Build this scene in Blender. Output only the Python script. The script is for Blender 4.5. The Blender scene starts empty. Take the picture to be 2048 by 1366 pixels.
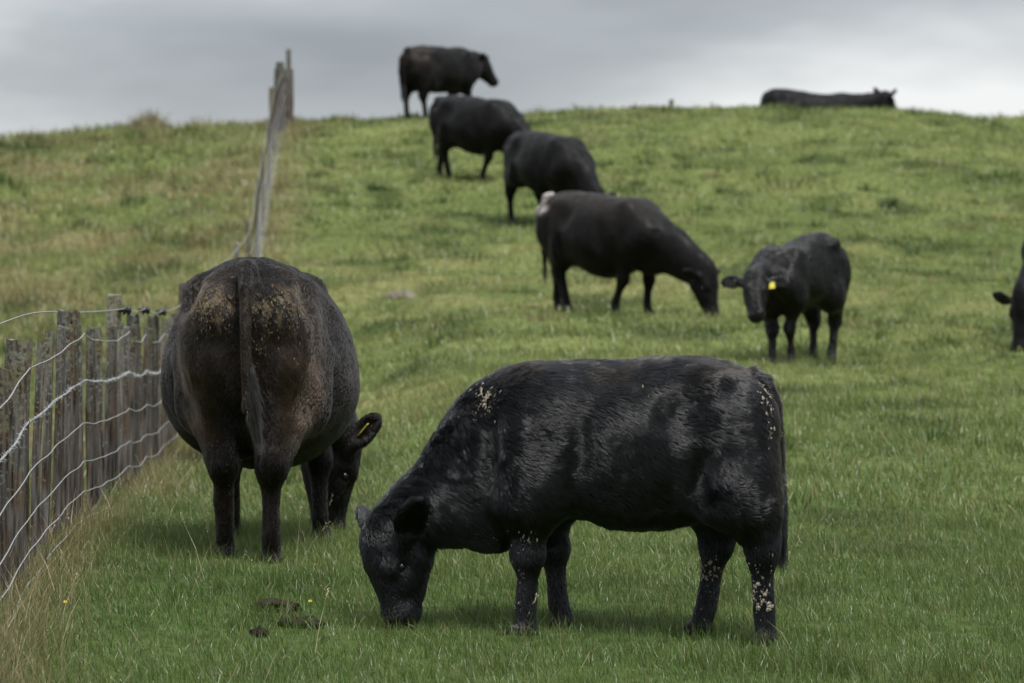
import bpy, math, random
import numpy as np
from mathutils import Vector, Matrix
from mathutils.kdtree import KDTree

rad = math.radians
rng = np.random.default_rng(11)
random.seed(11)
scene = bpy.context.scene
col = scene.collection

# ------------------------------------------------------------------ camera
CZ = 1.60                                   # camera height (m)
FPX = 8533.0                                # focal length in pixels of the 2048 px photograph
cam_d = bpy.data.cameras.new("camera")
cam_d.lens = 150.0
cam_d.sensor_width = 36.0
cam_d.clip_start = 0.5
cam_d.clip_end = 4000.0
cam_d.dof.use_dof = True
cam_d.dof.focus_distance = 17.2
cam_d.dof.aperture_fstop = 5.3
cam = bpy.data.objects.new("camera", cam_d)
cam.location = (0, 0, CZ)
cam.rotation_euler = (rad(90), 0, 0)
col.objects.link(cam)
scene.camera = cam

# ------------------------------------------------------------------ sky, sun, exposure
SUN_EL, SUN_AZ = rad(63), rad(150)          # azimuth clockwise from +Y
world = bpy.data.worlds.new("World")
scene.world = world
world.use_nodes = True
wn, wl = world.node_tree.nodes, world.node_tree.links
wn.clear()
w_out = wn.new("ShaderNodeOutputWorld")
w_bg = wn.new("ShaderNodeBackground")
w_bg.inputs["Strength"].default_value = 0.1
w_sky = wn.new("ShaderNodeTexSky")
w_sky.sky_type = 'NISHITA'
w_sky.sun_disc = False
w_sky.sun_elevation = SUN_EL
w_sky.sun_rotation = SUN_AZ
w_co = wn.new("ShaderNodeTexCoord")
w_map = wn.new("ShaderNodeMapping")
w_map.inputs["Rotation"].default_value = (0, rad(-17), 0)
w_map.inputs["Scale"].default_value = (4.5, 3.0, 15.0)
w_map.inputs["Location"].default_value = (11.50, 3.4, -0.64)
wl.new(w_co.outputs["Generated"], w_map.inputs["Vector"])
w_n = wn.new("ShaderNodeTexNoise")
w_n.inputs["Scale"].default_value = 1.0
w_n.inputs["Detail"].default_value = 5.0
w_n.inputs["Roughness"].default_value = 0.5
wl.new(w_map.outputs["Vector"], w_n.inputs["Vector"])
w_r = wn.new("ShaderNodeValToRGB")
w_r.color_ramp.elements[0].position = 0.33
w_r.color_ramp.elements[0].color = (1.10, 1.19, 1.32, 1)
w_r.color_ramp.elements[1].position = 0.68
w_r.color_ramp.elements[1].color = (3.9, 3.92, 3.95, 1)
e = w_r.color_ramp.elements.new(0.5)
e.color = (1.90, 2.01, 2.13, 1)
wl.new(w_n.outputs["Fac"], w_r.inputs["Fac"])
# an overcast sky is about three times as bright overhead as at the horizon
w_sep = wn.new("ShaderNodeSeparateXYZ")
wl.new(w_co.outputs["Generated"], w_sep.inputs["Vector"])
w_cl = wn.new("ShaderNodeMath"); w_cl.operation = 'MAXIMUM'; w_cl.inputs[1].default_value = 0.0
wl.new(w_sep.outputs["Z"], w_cl.inputs[0])
w_mul = wn.new("ShaderNodeMath"); w_mul.operation = 'MULTIPLY_ADD'
w_mul.inputs[1].default_value = 2.2; w_mul.inputs[2].default_value = 1.0
wl.new(w_cl.outputs[0], w_mul.inputs[0])
w_v = wn.new("ShaderNodeVectorMath"); w_v.operation = 'SCALE'
wl.new(w_r.outputs["Color"], w_v.inputs[0])
wl.new(w_mul.outputs[0], w_v.inputs["Scale"])
w_mix = wn.new("ShaderNodeMix"); w_mix.data_type = 'RGBA'
w_mix.inputs["Factor"].default_value = 0.93
wl.new(w_sky.outputs["Color"], w_mix.inputs["A"])
wl.new(w_v.outputs["Vector"], w_mix.inputs["B"])
wl.new(w_mix.outputs["Result"], w_bg.inputs["Color"])
wl.new(w_bg.outputs["Background"], w_out.inputs["Surface"])

sun_d = bpy.data.lights.new("sun", 'SUN')
sun_d.energy = 2.0
sun_d.angle = rad(22)
sun_d.color = (1.0, 0.98, 0.95)
sun = bpy.data.objects.new("sun", sun_d)
col.objects.link(sun)
sdir = Vector((math.sin(SUN_AZ) * math.cos(SUN_EL), math.cos(SUN_AZ) * math.cos(SUN_EL), math.sin(SUN_EL)))
sun.rotation_euler = sdir.to_track_quat('Z', 'Y').to_euler()
sun.location = (0, 0, 40)

scene.view_settings.view_transform = 'Standard'
scene.view_settings.look = 'None'
scene.view_settings.exposure = 1.04
scene.view_settings.gamma = 1.0
scene.view_settings.use_curve_mapping = False
scene.render.engine = 'CYCLES'
scene.cycles.max_bounces = 6
scene.cycles.diffuse_bounces = 3
scene.cycles.glossy_bounces = 2
scene.cycles.transmission_bounces = 3
scene.cycles_curves.shape = 'RIBBONS'
scene.cycles_curves.subdivisions = 2

# ------------------------------------------------------------------ small helpers
def _h(ix, iy, iz, seed):
    n = (ix.astype(np.int64) * 374761393 + iy.astype(np.int64) * 668265263 + iz.astype(np.int64) * 2147483647 + seed * 974634777) & 0xFFFFFFFF
    n = ((n ^ (n >> 13)) * 1274126177) & 0xFFFFFFFF
    n = ((n ^ (n >> 15)) * 2246822519) & 0xFFFFFFFF
    return ((n ^ (n >> 16)) & 0xFFFFFF) / float(0xFFFFFF)

def vnoise(P, freq, seed=0):
    """value noise in 0..1 at points P (N,3)"""
    Q = np.asarray(P, float) * freq + 100.0
    I = np.floor(Q).astype(np.int64)
    F = Q - I
    F = F * F * (3 - 2 * F)
    r = 0
    for dx in (0, 1):
        for dy in (0, 1):
            for dz in (0, 1):
                w = (F[:, 0] if dx else 1 - F[:, 0]) * (F[:, 1] if dy else 1 - F[:, 1]) * (F[:, 2] if dz else 1 - F[:, 2])
                r = r + w * _h(I[:, 0] + dx, I[:, 1] + dy, I[:, 2] + dz, seed)
    return r

def fbm(P, freq, octv=3, seed=0):
    s = 0; a = 1.0; t = 0
    for o in range(octv):
        s = s + a * vnoise(P, freq * 2 ** o, seed + o * 7); t += a; a *= 0.5
    return s / t

def noise2(x, y, freq, octv=2, seed=0):
    P = np.stack([np.ravel(x), np.ravel(y), np.zeros(np.size(x)) + 3.3], 1)
    return fbm(P, freq, octv, seed).reshape(np.shape(x))

def sstep(a, b, x):
    t = np.clip((np.asarray(x, float) - a) / (b - a), 0, 1)
    return t * t * (3 - 2 * t)

def hermite(xs, ys):
    xs = np.array(xs, float); ys = np.array(ys, float)
    m = np.gradient(ys, xs)
    def f(x):
        x = np.clip(np.asarray(x, float), xs[0], xs[-1])
        i = np.clip(np.searchsorted(xs, x, side='right') - 1, 0, len(xs) - 2)
        h = xs[i + 1] - xs[i]; t = (x - xs[i]) / h
        return ((2 * t ** 3 - 3 * t ** 2 + 1) * ys[i] + (t ** 3 - 2 * t ** 2 + t) * h * m[i]
                + (-2 * t ** 3 + 3 * t ** 2) * ys[i + 1] + (t ** 3 - t ** 2) * h * m[i + 1])
    return f

def nrm(v):
    v = np.asarray(v, float)
    return v / np.maximum(np.linalg.norm(v, axis=-1, keepdims=True), 1e-9)

def set_props(o, label=None, cat=None, group=None, kind=None):
    if label: o["label"] = label
    if cat: o["category"] = cat
    if group: o["group"] = group
    if kind: o["kind"] = kind
    return o

def root(name, loc, rz=0.0, **kw):
    o = bpy.data.objects.new(name, None)
    o.empty_display_size = 0.2
    o.location = loc; o.rotation_euler = (0, 0, rz)
    col.objects.link(o)
    return set_props(o, **kw)

def mesh_data(name, V, faces, mat, smooth=True, colors=None, attr="tint"):
    """faces: list of (n,k) index arrays (k = 3, 4 ...)"""
    V = np.asarray(V, np.float32)
    me = bpy.data.meshes.new(name)
    me.vertices.add(len(V)); me.vertices.foreach_set("co", V.ravel())
    fl = [np.asarray(f, np.int32) for f in faces if len(f)]
    idx = np.concatenate([f.ravel() for f in fl])
    cnt = np.concatenate([np.full(len(f), f.shape[1], np.int32) for f in fl])
    st = np.concatenate([[0], np.cumsum(cnt)[:-1]]).astype(np.int32)
    me.loops.add(len(idx)); me.loops.foreach_set("vertex_index", idx)
    me.polygons.add(len(cnt)); me.polygons.foreach_set("loop_start", st)
    me.polygons.foreach_set("use_smooth", np.full(len(cnt), smooth, bool))
    me.update(calc_edges=True)
    if colors is not None:
        c = np.ones((len(V), 4), np.float32); c[:, :3] = colors
        a = me.attributes.new(attr, 'FLOAT_COLOR', 'POINT')
        a.data.foreach_set("color", c.ravel())
    if mat: me.materials.append(mat)
    return me

def mesh_obj(name, V, faces, mat, parent=None, label=None, **kw):
    o = bpy.data.objects.new(name, mesh_data(name, V, faces, mat, **kw))
    if label: o["label"] = label
    if parent: o.parent = parent
    col.objects.link(o)
    return o

def hair_obj(name, P, r0, r1, mat, parent=None, tint=None):
    """P (N,K,3) strands; r0/r1 root and tip radius (scalar or (N,))"""
    N, K, _ = P.shape
    hc = bpy.data.hair_curves.new(name)
    hc.add_curves([K] * N)
    hc.attributes["position"].data.foreach_set("vector", P.astype(np.float32).ravel())
    t = np.linspace(0, 1, K)[None, :]
    rr = (np.broadcast_to(np.asarray(r0, float), (N,))[:, None] * (1 - t ** 2)
          + np.broadcast_to(np.asarray(r1, float), (N,))[:, None] * t ** 2)
    ra = hc.attributes.get("radius") or hc.attributes.new("radius", 'FLOAT', 'POINT')
    ra.data.foreach_set("value", rr.astype(np.float32).ravel())
    if tint is not None:
        c = np.ones((N, 4), np.float32); c[:, :3] = tint
        a = hc.attributes.new("tint", 'FLOAT_COLOR', 'CURVE')
        a.data.foreach_set("color", c.ravel())
    hc.materials.append(mat)
    o = bpy.data.objects.new(name, hc)
    if parent: o.parent = parent
    col.objects.link(o)
    return o

# ------------------------------------------------------------------ materials
def new_mat(name):
    m = bpy.data.materials.new(name); m.use_nodes = True
    n = m.node_tree.nodes; n.clear()
    out = n.new("ShaderNodeOutputMaterial")
    return m, n, m.node_tree.links, out

def attr_node(n, name="tint"):
    a = n.new("ShaderNodeAttribute"); a.attribute_name = name
    return a

def mat_blade(name, transl=0.35, gloss=0.05):
    m, n, l, out = new_mat(name)
    a = attr_node(n)
    d = n.new("ShaderNodeBsdfDiffuse"); t = n.new("ShaderNodeBsdfTranslucent")
    g = n.new("ShaderNodeBsdfGlossy"); g.inputs["Roughness"].default_value = 0.38
    g.inputs["Color"].default_value = (1, 1, 1, 1)
    m1 = n.new("ShaderNodeMixShader"); m1.inputs["Fac"].default_value = transl
    m2 = n.new("ShaderNodeMixShader"); m2.inputs["Fac"].default_value = gloss
    l.new(a.outputs["Color"], d.inputs["Color"]); l.new(a.outputs["Color"], t.inputs["Color"])
    l.new(d.outputs[0], m1.inputs[1]); l.new(t.outputs[0], m1.inputs[2])
    l.new(m1.outputs[0], m2.inputs[1]); l.new(g.outputs[0], m2.inputs[2])
    l.new(m2.outputs[0], out.inputs["Surface"])
    return m

def mat_plain(name, c, rough=0.6, spec=0.5, metal=0.0, noise=None, noise2_=None, bump=0.0, scale=30.0, coords="Object", stretch=(1, 1, 1), attr=None, detail=4):
    """principled with a procedural two/three-colour noise and bump"""
    m, n, l, out = new_mat(name)
    b = n.new("ShaderNodeBsdfPrincipled")
    b.inputs["Roughness"].default_value = rough
    b.inputs["Specular IOR Level"].default_value = spec
    b.inputs["Metallic"].default_value = metal
    b.inputs["Base Color"].default_value = (*c, 1)
    l.new(b.outputs[0], out.inputs["Surface"])
    if noise is None and not bump and not attr:
        return m
    tc = n.new("ShaderNodeTexCoord"); mp = n.new("ShaderNodeMapping")
    mp.inputs["Scale"].default_value = stretch
    l.new(tc.outputs[coords], mp.inputs["Vector"])
    t = n.new("ShaderNodeTexNoise"); t.inputs["Scale"].default_value = scale; t.inputs["Detail"].default_value = detail
    l.new(mp.outputs[0], t.inputs["Vector"])
    if noise is not None:
        r = n.new("ShaderNodeValToRGB")
        r.color_ramp.elements[0].position = 0.35; r.color_ramp.elements[0].color = (*c, 1)
        r.color_ramp.elements[1].position = 0.65; r.color_ramp.elements[1].color = (*noise, 1)
        if noise2_ is not None:
            e = r.color_ramp.elements.new(0.52); e.color = (*noise2_, 1)
        l.new(t.outputs["Fac"], r.inputs["Fac"])
        l.new(r.outputs["Color"], b.inputs["Base Color"])
    if attr:
        a = attr_node(n, attr)
        mx = n.new("ShaderNodeMix"); mx.data_type = 'RGBA'; mx.blend_type = 'MULTIPLY'; mx.inputs["Factor"].default_value = 1.0
        r = n.new("ShaderNodeMapRange"); r.inputs["From Min"].default_value = 0.3; r.inputs["From Max"].default_value = 0.7
        r.inputs["To Min"].default_value = 0.65; r.inputs["To Max"].default_value = 1.35
        l.new(t.outputs["Fac"], r.inputs["Value"])
        l.new(a.outputs["Color"], mx.inputs["A"]); l.new(r.outputs[0], mx.inputs["B"])
        l.new(mx.outputs["Result"], b.inputs["Base Color"])
    if bump:
        bp = n.new("ShaderNodeBump"); bp.inputs["Strength"].default_value = bump; bp.inputs["Distance"].default_value = 0.01
        l.new(t.outputs["Fac"], bp.inputs["Height"]); l.new(bp.outputs[0], b.inputs["Normal"])
    return m

M_grass = mat_blade("grass_blade", 0.38, 0.03)
M_dry = mat_blade("dry_stem", 0.25, 0.03)
M_coat = mat_plain("cattle_coat", (0.012, 0.011, 0.011), rough=0.42, spec=0.13, attr="coat", bump=0.6, scale=42.0, stretch=(1, 1, 0.35))
_b = [x for x in M_coat.node_tree.nodes if x.type == 'BSDF_PRINCIPLED'][0]
_b.inputs["Sheen Weight"].default_value = 0.02
_b.inputs["Sheen Roughness"].default_value = 0.4
_n, _l = M_coat.node_tree.nodes, M_coat.node_tree.links
_t = _n.new("ShaderNodeTexNoise"); _t.inputs["Scale"].default_value = 7.0; _t.inputs["Detail"].default_value = 5.0
_m = _n.new("ShaderNodeMapping"); _m.inputs["Scale"].default_value = (1.6, 1.6, .8)
_c = _n.new("ShaderNodeTexCoord"); _l.new(_c.outputs["Object"], _m.inputs["Vector"]); _l.new(_m.outputs[0], _t.inputs["Vector"])
_r = _n.new("ShaderNodeMapRange"); _r.inputs["From Min"].default_value = .35; _r.inputs["From Max"].default_value = .65
_r.inputs["To Min"].default_value = .44; _r.inputs["To Max"].default_value = .70
_l.new(_t.outputs["Fac"], _r.inputs["Value"]); _l.new(_r.outputs[0], _b.inputs["Roughness"])
M_eye = mat_plain("eye_gloss", (0.006, 0.004, 0.003), rough=0.16, spec=0.4)
M_tag = mat_plain("yellow_tag", (0.50, 0.44, 0.04), rough=0.5, noise=(0.42, 0.36, 0.035), scale=60)
M_mud = mat_plain("dried_mud", (0.22, 0.19, 0.145), rough=0.95, spec=0.15, noise=(0.33, 0.29, 0.23), scale=120, bump=0.4)
M_dung = mat_plain("dung_crust", (0.07, 0.052, 0.030), rough=0.95, spec=0.1, noise=(0.19, 0.15, 0.085), scale=140, bump=0.4)

def mat_fur(name, coat, ior, rough):
    m, n, l, out = new_mat(name)
    a = attr_node(n)
    h = n.new("ShaderNodeBsdfHairPrincipled")
    h.model = 'CHIANG'
    h.parametrization = 'COLOR'
    l.new(a.outputs["Color"], h.inputs["Color"])
    h.inputs["Roughness"].default_value = rough
    h.inputs["IOR"].default_value = ior
    h.inputs["Radial Roughness"].default_value = 0.3
    h.inputs["Coat"].default_value = coat
    h.inputs["Random Roughness"].default_value = 0.2
    l.new(h.outputs[0], out.inputs["Surface"])
    return m
M_fur = mat_fur("black_fur", .35, 1.47, .17)
M_fur_dull = mat_fur("brown_black_fur", .05, 1.38, .24)

# ------------------------------------------------------------------ terrain
_Z = hermite([2, 8, 13, 15, 17, 19.1, 20.9, 22.8, 26, 29.4, 36, 41, 47, 52, 57, 63, 70, 74, 77, 80, 85, 95, 120, 200],
             [-1.75, -1.68, -1.45, -1.32, -1.172, -1.01, -.94, -.85, -.68, -.50, -.15, .07, .34, .93, 1.52, 2.38, 3.40, 3.85, 4.01, 3.96, 3.6, 2.3, -1.5, -6.0])
_K = hermite([-40, -20, -12, -9.1, -7.5, -6.4, -5.5, -4, -1, 2, 4, 6, 9.1, 14, 22, 40],
             [1.3, 2.8, 3.40, 3.48, 3.55, 3.70, 3.74, 3.85, 3.97, 4.14, 4.13, 4.08, 3.88, 3.7, 3.2, 2.0])
_L = hermite([10, 17, 19.5, 22.8, 26, 29.4, 34, 38, 43, 50, 60, 90],
             [0, .03, .0, -.09, -.22, -.36, -.38, -.32, -.18, -.03, 0, 0])

def zbase(X, D):
    X = np.asarray(X, float); D = np.asarray(D, float)
    z = _Z(D) + CZ
    z = z + _L(D) * sstep(-0.2, -2.0, X)
    Xc = X * 76.0 / np.maximum(D, 20)
    z = z + (_K(Xc) - 4.0) * sstep(45, 76, D)
    z = z - 0.042 * np.clip(X, -3, 4) * sstep(28, 20, D)
    return z

def zg(X, D):
    X = np.asarray(X, float); D = np.asarray(D, float)
    far = sstep(22, 40, D)
    b = (noise2(X, D, 0.55, 2, 3) - .5) * (0.10 + 0.16 * far) + (noise2(X, D, 1.7, 2, 9) - .5) * (0.045 + 0.22 * far)
    left = sstep(0.3, -0.6, X + 0.053 * D + 1.2)            # rougher ground beyond the fence
    b = b * (1 + 0.9 * left)
    return zbase(X, D) + b

def fence_x(D):
    return _FX(D)
_FX = hermite([14, 17.5, 22.8, 29.4, 36, 43, 53, 63, 70, 75, 80], [-1.93, -2.04, -2.17, -2.43, -2.58, -2.74, -3.17, -3.60, -3.83, -3.99, -4.1])

def at(px, D):
    """world x for a column of the photograph at depth D"""
    return (px - 1024.0) / FPX * D
# ------------------------------------------------------------------ cattle: one continuous body grown from a distance field
class Field:
    def __init__(s, lo, hi, h):
        s.lo = np.array(lo, float); s.h = h
        s.n = np.ceil((np.array(hi, float) - s.lo) / h).astype(int) + 1
        s.ax = [s.lo[i] + h * np.arange(s.n[i]) for i in range(3)]
        s.D = np.full(s.n, 9.0, np.float32)

    def put(s, f, lo, hi, k, sub=False):
        m = k + 2.5 * s.h
        a = [max(0, int((lo[i] - m - s.lo[i]) / s.h)) for i in range(3)]
        b = [min(s.n[i], int((hi[i] + m - s.lo[i]) / s.h) + 2) for i in range(3)]
        if any(b[i] <= a[i] for i in range(3)): return
        sl = tuple(slice(a[i], b[i]) for i in range(3))
        x = s.ax[0][sl[0]][:, None, None]; y = s.ax[1][sl[1]][None, :, None]; z = s.ax[2][sl[2]][None, None, :]
        d = f(x, y, z).astype(np.float32)
        o = s.D[sl]
        if sub:
            hh = np.maximum(k - np.abs(o + d), 0) / k
            s.D[sl] = np.maximum(o, -d) + hh * hh * k * 0.25
        else:
            hh = np.maximum(k - np.abs(o - d), 0) / k
            s.D[sl] = np.minimum(o, d) - hh * hh * k * 0.25

    def cone(s, a, b, ra, rb, k=0.05, flat=1.0, side=(0, 1, 0), sub=False):
        a = np.array(a, float); b = np.array(b, float); sd = nrm(side)
        ab = b - a; L2 = max(ab @ ab, 1e-9)
        R = max(ra, rb) * max(1, flat)
        def f(x, y, z):
            qx, qy, qz = x - a[0], y - a[1], z - a[2]
            t = np.clip((qx * ab[0] + qy * ab[1] + qz * ab[2]) / L2, 0, 1)
            qx = qx - t * ab[0]; qy = qy - t * ab[1]; qz = qz - t * ab[2]
            r2 = qx * qx + qy * qy + qz * qz
            if flat != 1.0:
                c = qx * sd[0] + qy * sd[1] + qz * sd[2]
                r2 = r2 - c * c + (c / flat) ** 2
            return (np.sqrt(np.maximum(r2, 0)) - (ra + (rb - ra) * t)) * min(1.0, flat)
        s.put(f, np.minimum(a, b) - R, np.maximum(a, b) + R, k, sub)

    def chain(s, pts, k=0.05, flat=1.0, side=(0, 1, 0)):
        """round cones through pts (x, y, z, radius), joined without bulges, then blended in as one"""
        pts = [np.array(p, float) for p in pts]; sd = nrm(side)
        R = max(p[3] for p in pts) * max(1, flat)
        A = np.array([p[:3] for p in pts])
        def f(x, y, z):
            best = None
            for p, q in zip(pts[:-1], pts[1:]):
                a, ab = p[:3], q[:3] - p[:3]
                L2 = max(ab @ ab, 1e-9)
                qx, qy, qz = x - a[0], y - a[1], z - a[2]
                t = np.clip((qx * ab[0] + qy * ab[1] + qz * ab[2]) / L2, 0, 1)
                qx = qx - t * ab[0]; qy = qy - t * ab[1]; qz = qz - t * ab[2]
                r2 = qx * qx + qy * qy + qz * qz
                if flat != 1.0:
                    c = qx * sd[0] + qy * sd[1] + qz * sd[2]
                    r2 = r2 - c * c + (c / flat) ** 2
                d = (np.sqrt(np.maximum(r2, 0)) - (p[3] + (q[3] - p[3]) * t)) * min(1.0, flat)
                best = d if best is None else np.minimum(best, d)
            return best
        s.put(f, A.min(0) - R, A.max(0) + R, k)

    def ell(s, c, r, k=0.05, ax=None, sub=False):
        c = np.array(c, float); r = np.array(r, float)
        A = np.eye(3) if ax is None else np.array([nrm(v) for v in ax])
        R = max(r) * np.ones(3) if ax is not None else r
        def f(x, y, z):
            q = [x - c[0], y - c[1], z - c[2]]
            e = [q[0] * A[i, 0] + q[1] * A[i, 1] + q[2] * A[i, 2] for i in range(3)]
            k0 = np.sqrt(sum((e[i] / r[i]) ** 2 for i in range(3)))
            k1 = np.sqrt(sum((e[i] / r[i] ** 2) ** 2 for i in range(3)))
            return k0 * (k0 - 1) / np.maximum(k1, 1e-6)
        s.put(f, c - R, c + R, k, sub)

    def loft(s, st, k=0.08, n=2.3):
        st = np.array(st, float)
        fT, fB, fW, fM = [hermite(st[:, 0], st[:, i]) for i in (1, 2, 3, 4)]
        x0, x1 = st[0, 0], st[-1, 0]
        def f(x, y, z):
            T, B, W, Mz = fT(x), fB(x), np.maximum(fW(x), .01), fM(x)
            dz = z - Mz
            H = np.where(dz > 0, np.maximum(T - Mz, .01), np.maximum(Mz - B, .01))
            a = np.abs(y) / W; b = np.abs(dz) / H
            r = np.maximum((a ** n + b ** n) ** (1 / n), 1e-4)
            g = np.sqrt((a ** (n - 1) / W) ** 2 + (b ** (n - 1) / H) ** 2) / r ** (n - 1)
            d = (r - 1) / np.maximum(g, 1.0)
            return np.maximum(d, np.maximum(x0 - x, x - x1) + 0 * d)
        s.put(f, (x0, -st[:, 3].max(), st[:, 2].min()), (x1, st[:, 3].max(), st[:, 1].max()), k)

    def mesh(s, smooth=2):
        D = s.D; S = D < 0
        nx, ny, nz = D.shape
        c = np.zeros((nx - 1, ny - 1, nz - 1), np.int8)
        for i in (0, 1):
            for j in (0, 1):
                for k in (0, 1):
                    c += S[i:nx - 1 + i, j:ny - 1 + j, k:nz - 1 + k]
        act = (c > 0) & (c < 8)
        I = np.argwhere(act)
        vid = np.full(act.shape, -1, np.int64); vid[act] = np.arange(len(I))
        corner = {}
        for i in (0, 1):
            for j in (0, 1):
                for k in (0, 1):
                    corner[i, j, k] = D[I[:, 0] + i, I[:, 1] + j, I[:, 2] + k]
        acc = np.zeros((len(I), 3)); cnt = np.zeros(len(I))
        for p in corner:
            for ax in range(3):
                if p[ax]: continue
                q = list(p); q[ax] = 1; q = tuple(q)
                a, b = corner[p], corner[q]
                m = (a < 0) != (b < 0)
                t = np.where(m, a / np.where(m, a - b, 1), 0)
                pos = np.tile(np.array(p, float), (len(I), 1)); pos[:, ax] += t
                acc += pos * m[:, None]; cnt += m
        V = s.lo + (I + acc / cnt[:, None]) * s.h
        F = []
        for ax in range(3):
            o1, o2 = [(1, 2), (2, 0), (0, 1)][ax]
            sl0 = [slice(1, -1)] * 3; sl1 = [slice(1, -1)] * 3
            sl0[ax] = slice(0, D.shape[ax] - 1); sl1[ax] = slice(1, D.shape[ax])
            A = S[tuple(sl0)]; B = S[tuple(sl1)]
            E = np.argwhere(A != B)
            flip = A[E[:, 0], E[:, 1], E[:, 2]]
            base = E.copy()
            for i in range(3):
                if i != ax: base[:, i] += 1
            q = []
            for d1, d2 in ((-1, -1), (0, -1), (0, 0), (-1, 0)):
                b = base.copy(); b[:, o1] += d1; b[:, o2] += d2
                q.append(vid[b[:, 0], b[:, 1], b[:, 2]])
            q = np.stack(q, 1)
            q[~flip] = q[~flip][:, ::-1]
            F.append(q)
        F = np.concatenate(F)
        for _ in range(smooth):
            V = laplace(V, F, 0.45)
        return V, F

def laplace(V, F, w):
    acc = np.zeros_like(V); cnt = np.zeros(len(V))
    for a in range(4):
        for b in ((a + 1) % 4, (a + 3) % 4):
            for c in range(3):
                acc[:, c] += np.bincount(F[:, a], V[F[:, b], c], len(V))
            cnt += np.bincount(F[:, a], minlength=len(V))
    return V * (1 - w) + w * acc / np.maximum(cnt, 1)[:, None]

def vnormals(V, F):
    n = np.cross(V[F[:, 2]] - V[F[:, 0]], V[F[:, 3]] - V[F[:, 1]])
    N = np.zeros_like(V)
    for a in range(4):
        for c in range(3):
            N[:, c] += np.bincount(F[:, a], n[:, c], len(V))
    return nrm(N)

def ear_mask(A, V):
    """1 on the ears, and the outward direction of the nearer ear"""
    H, P = A["H"], A["P"]; M = np.array([H.h, H.u, H.s]); W = H.L * H.w
    m = np.zeros(len(V)); d = np.zeros((len(V), 3))
    for c, (e, o) in zip((1, -1), P["ears"]):
        e = nrm(np.array(e) @ M); b = H(.08, -.17, .23 * c)
        t = ((V - b) @ e); q = np.linalg.norm(V - b - t[:, None] * e, axis=1)
        k = sstep(.12 * W, .20 * W, t) * (q < .17 * W) * (t < .60 * W)
        m = np.maximum(m, k); d[k > 0] = e
    return m, d

class HeadFrame:
    def __init__(s, poll, h, u, L, wide=1.0):
        s.w = wide
        s.h = nrm(h); u = np.array(u, float); s.u = nrm(u - (u @ s.h) * s.h)
        s.s = np.cross(s.u, s.h); s.p = np.array(poll, float); s.L = L
    def __call__(s, a, b, c):
        return s.p + s.L * (a * s.h + s.w * (b * s.u + c * s.s))

def add_head(f, H, ears):
    """ears: two (direction(h,u,s), opening(h,u,s)) for left then right"""
    L = H.L; W = L * H.w; ax = (H.h, H.u, H.s)
    f.ell(H(.20, -.22, 0), (.31 * L, .235 * W, .225 * W), .07, ax)
    f.cone(H(.24, -.145, 0), H(.84, -.175, 0), .175 * W, .128 * W, .05, 1.06, H.s)
    for c in (-1, 1):
        f.cone(H(.24, -.37, .105 * c), H(.74, -.29, .075 * c), .16 * W, .088 * W, .05)
        f.ell(H(.31, -.085, .185 * c), (.10 * L, .065 * W, .06 * W), .03, ax)
        f.ell(H(.46, -.20, .17 * c), (.16 * L, .08 * W, .05 * W), .03, ax)
    Wm = L * (1 + (H.w - 1) * .35)
    f.ell(H(.91, -.195, 0), (.125 * L, .145 * Wm, .17 * Wm), .05, ax)
    f.ell(H(.84, -.33, 0), (.10 * L, .055 * Wm, .11 * Wm), .03, ax)
    f.ell(H(.01, -.09, 0), (.13 * L, .13 * W, .13 * W), .06, ax)
    for c in (-1, 1):
        f.ell(H(1.0, -.125, .095 * c), (.05 * L, .045 * L, .03 * L), .015, ax, sub=True)
        f.ell(H(.33, -.165, .245 * c), (.055 * L, .05 * L, .035 * L), .015, ax, sub=True)
    M = np.array([H.h, H.u, H.s])
    for c, (e, o) in zip((1, -1), ears):
        e = nrm(np.array(e) @ M); o = np.array(o) @ M; o = nrm(o - (o @ e) * e); w = np.cross(e, o)
        b = H(.08, -.17, .23 * c)
        th = max(.052 * W, 1.15 * f.h)
        f.cone(b, b + e * .16 * W, .062 * W, .055 * W, .03)
        f.ell(b + e * .31 * W, (.235 * W, th, .14 * W), .02, (e, o, w))
        if f.h < .016:
            f.ell(b + e * .32 * W + o * .054 * W, (.175 * W, .05 * W, .10 * W), .012, (e, o, w), sub=True)

def tube_pts(P, r0, r1):
    P = np.array(P, float)
    t = np.linspace(0, 1, len(P))
    return [tuple(p) + (r0 + (r1 - r0) * a,) for p, a in zip(P, t)]

COW_ST = [(-.83, 1.10, .94, .06, 1.02), (-.80, 1.19, .80, .15, 1.02), (-.72, 1.275, .66, .235, 1.0), (-.50, 1.325, .60, .30, .98), (-.30, 1.32, .52, .37, .90),
          (-.05, 1.305, .455, .425, .84), (.20, 1.30, .465, .415, .84), (.40, 1.315, .52, .355, .88), (.55, 1.325, .56, .29, .92),
          (.68, 1.27, .60, .24, .93), (.80, 1.15, .70, .16, .92), (.87, 1.0, .85, .06, .92)]

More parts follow.
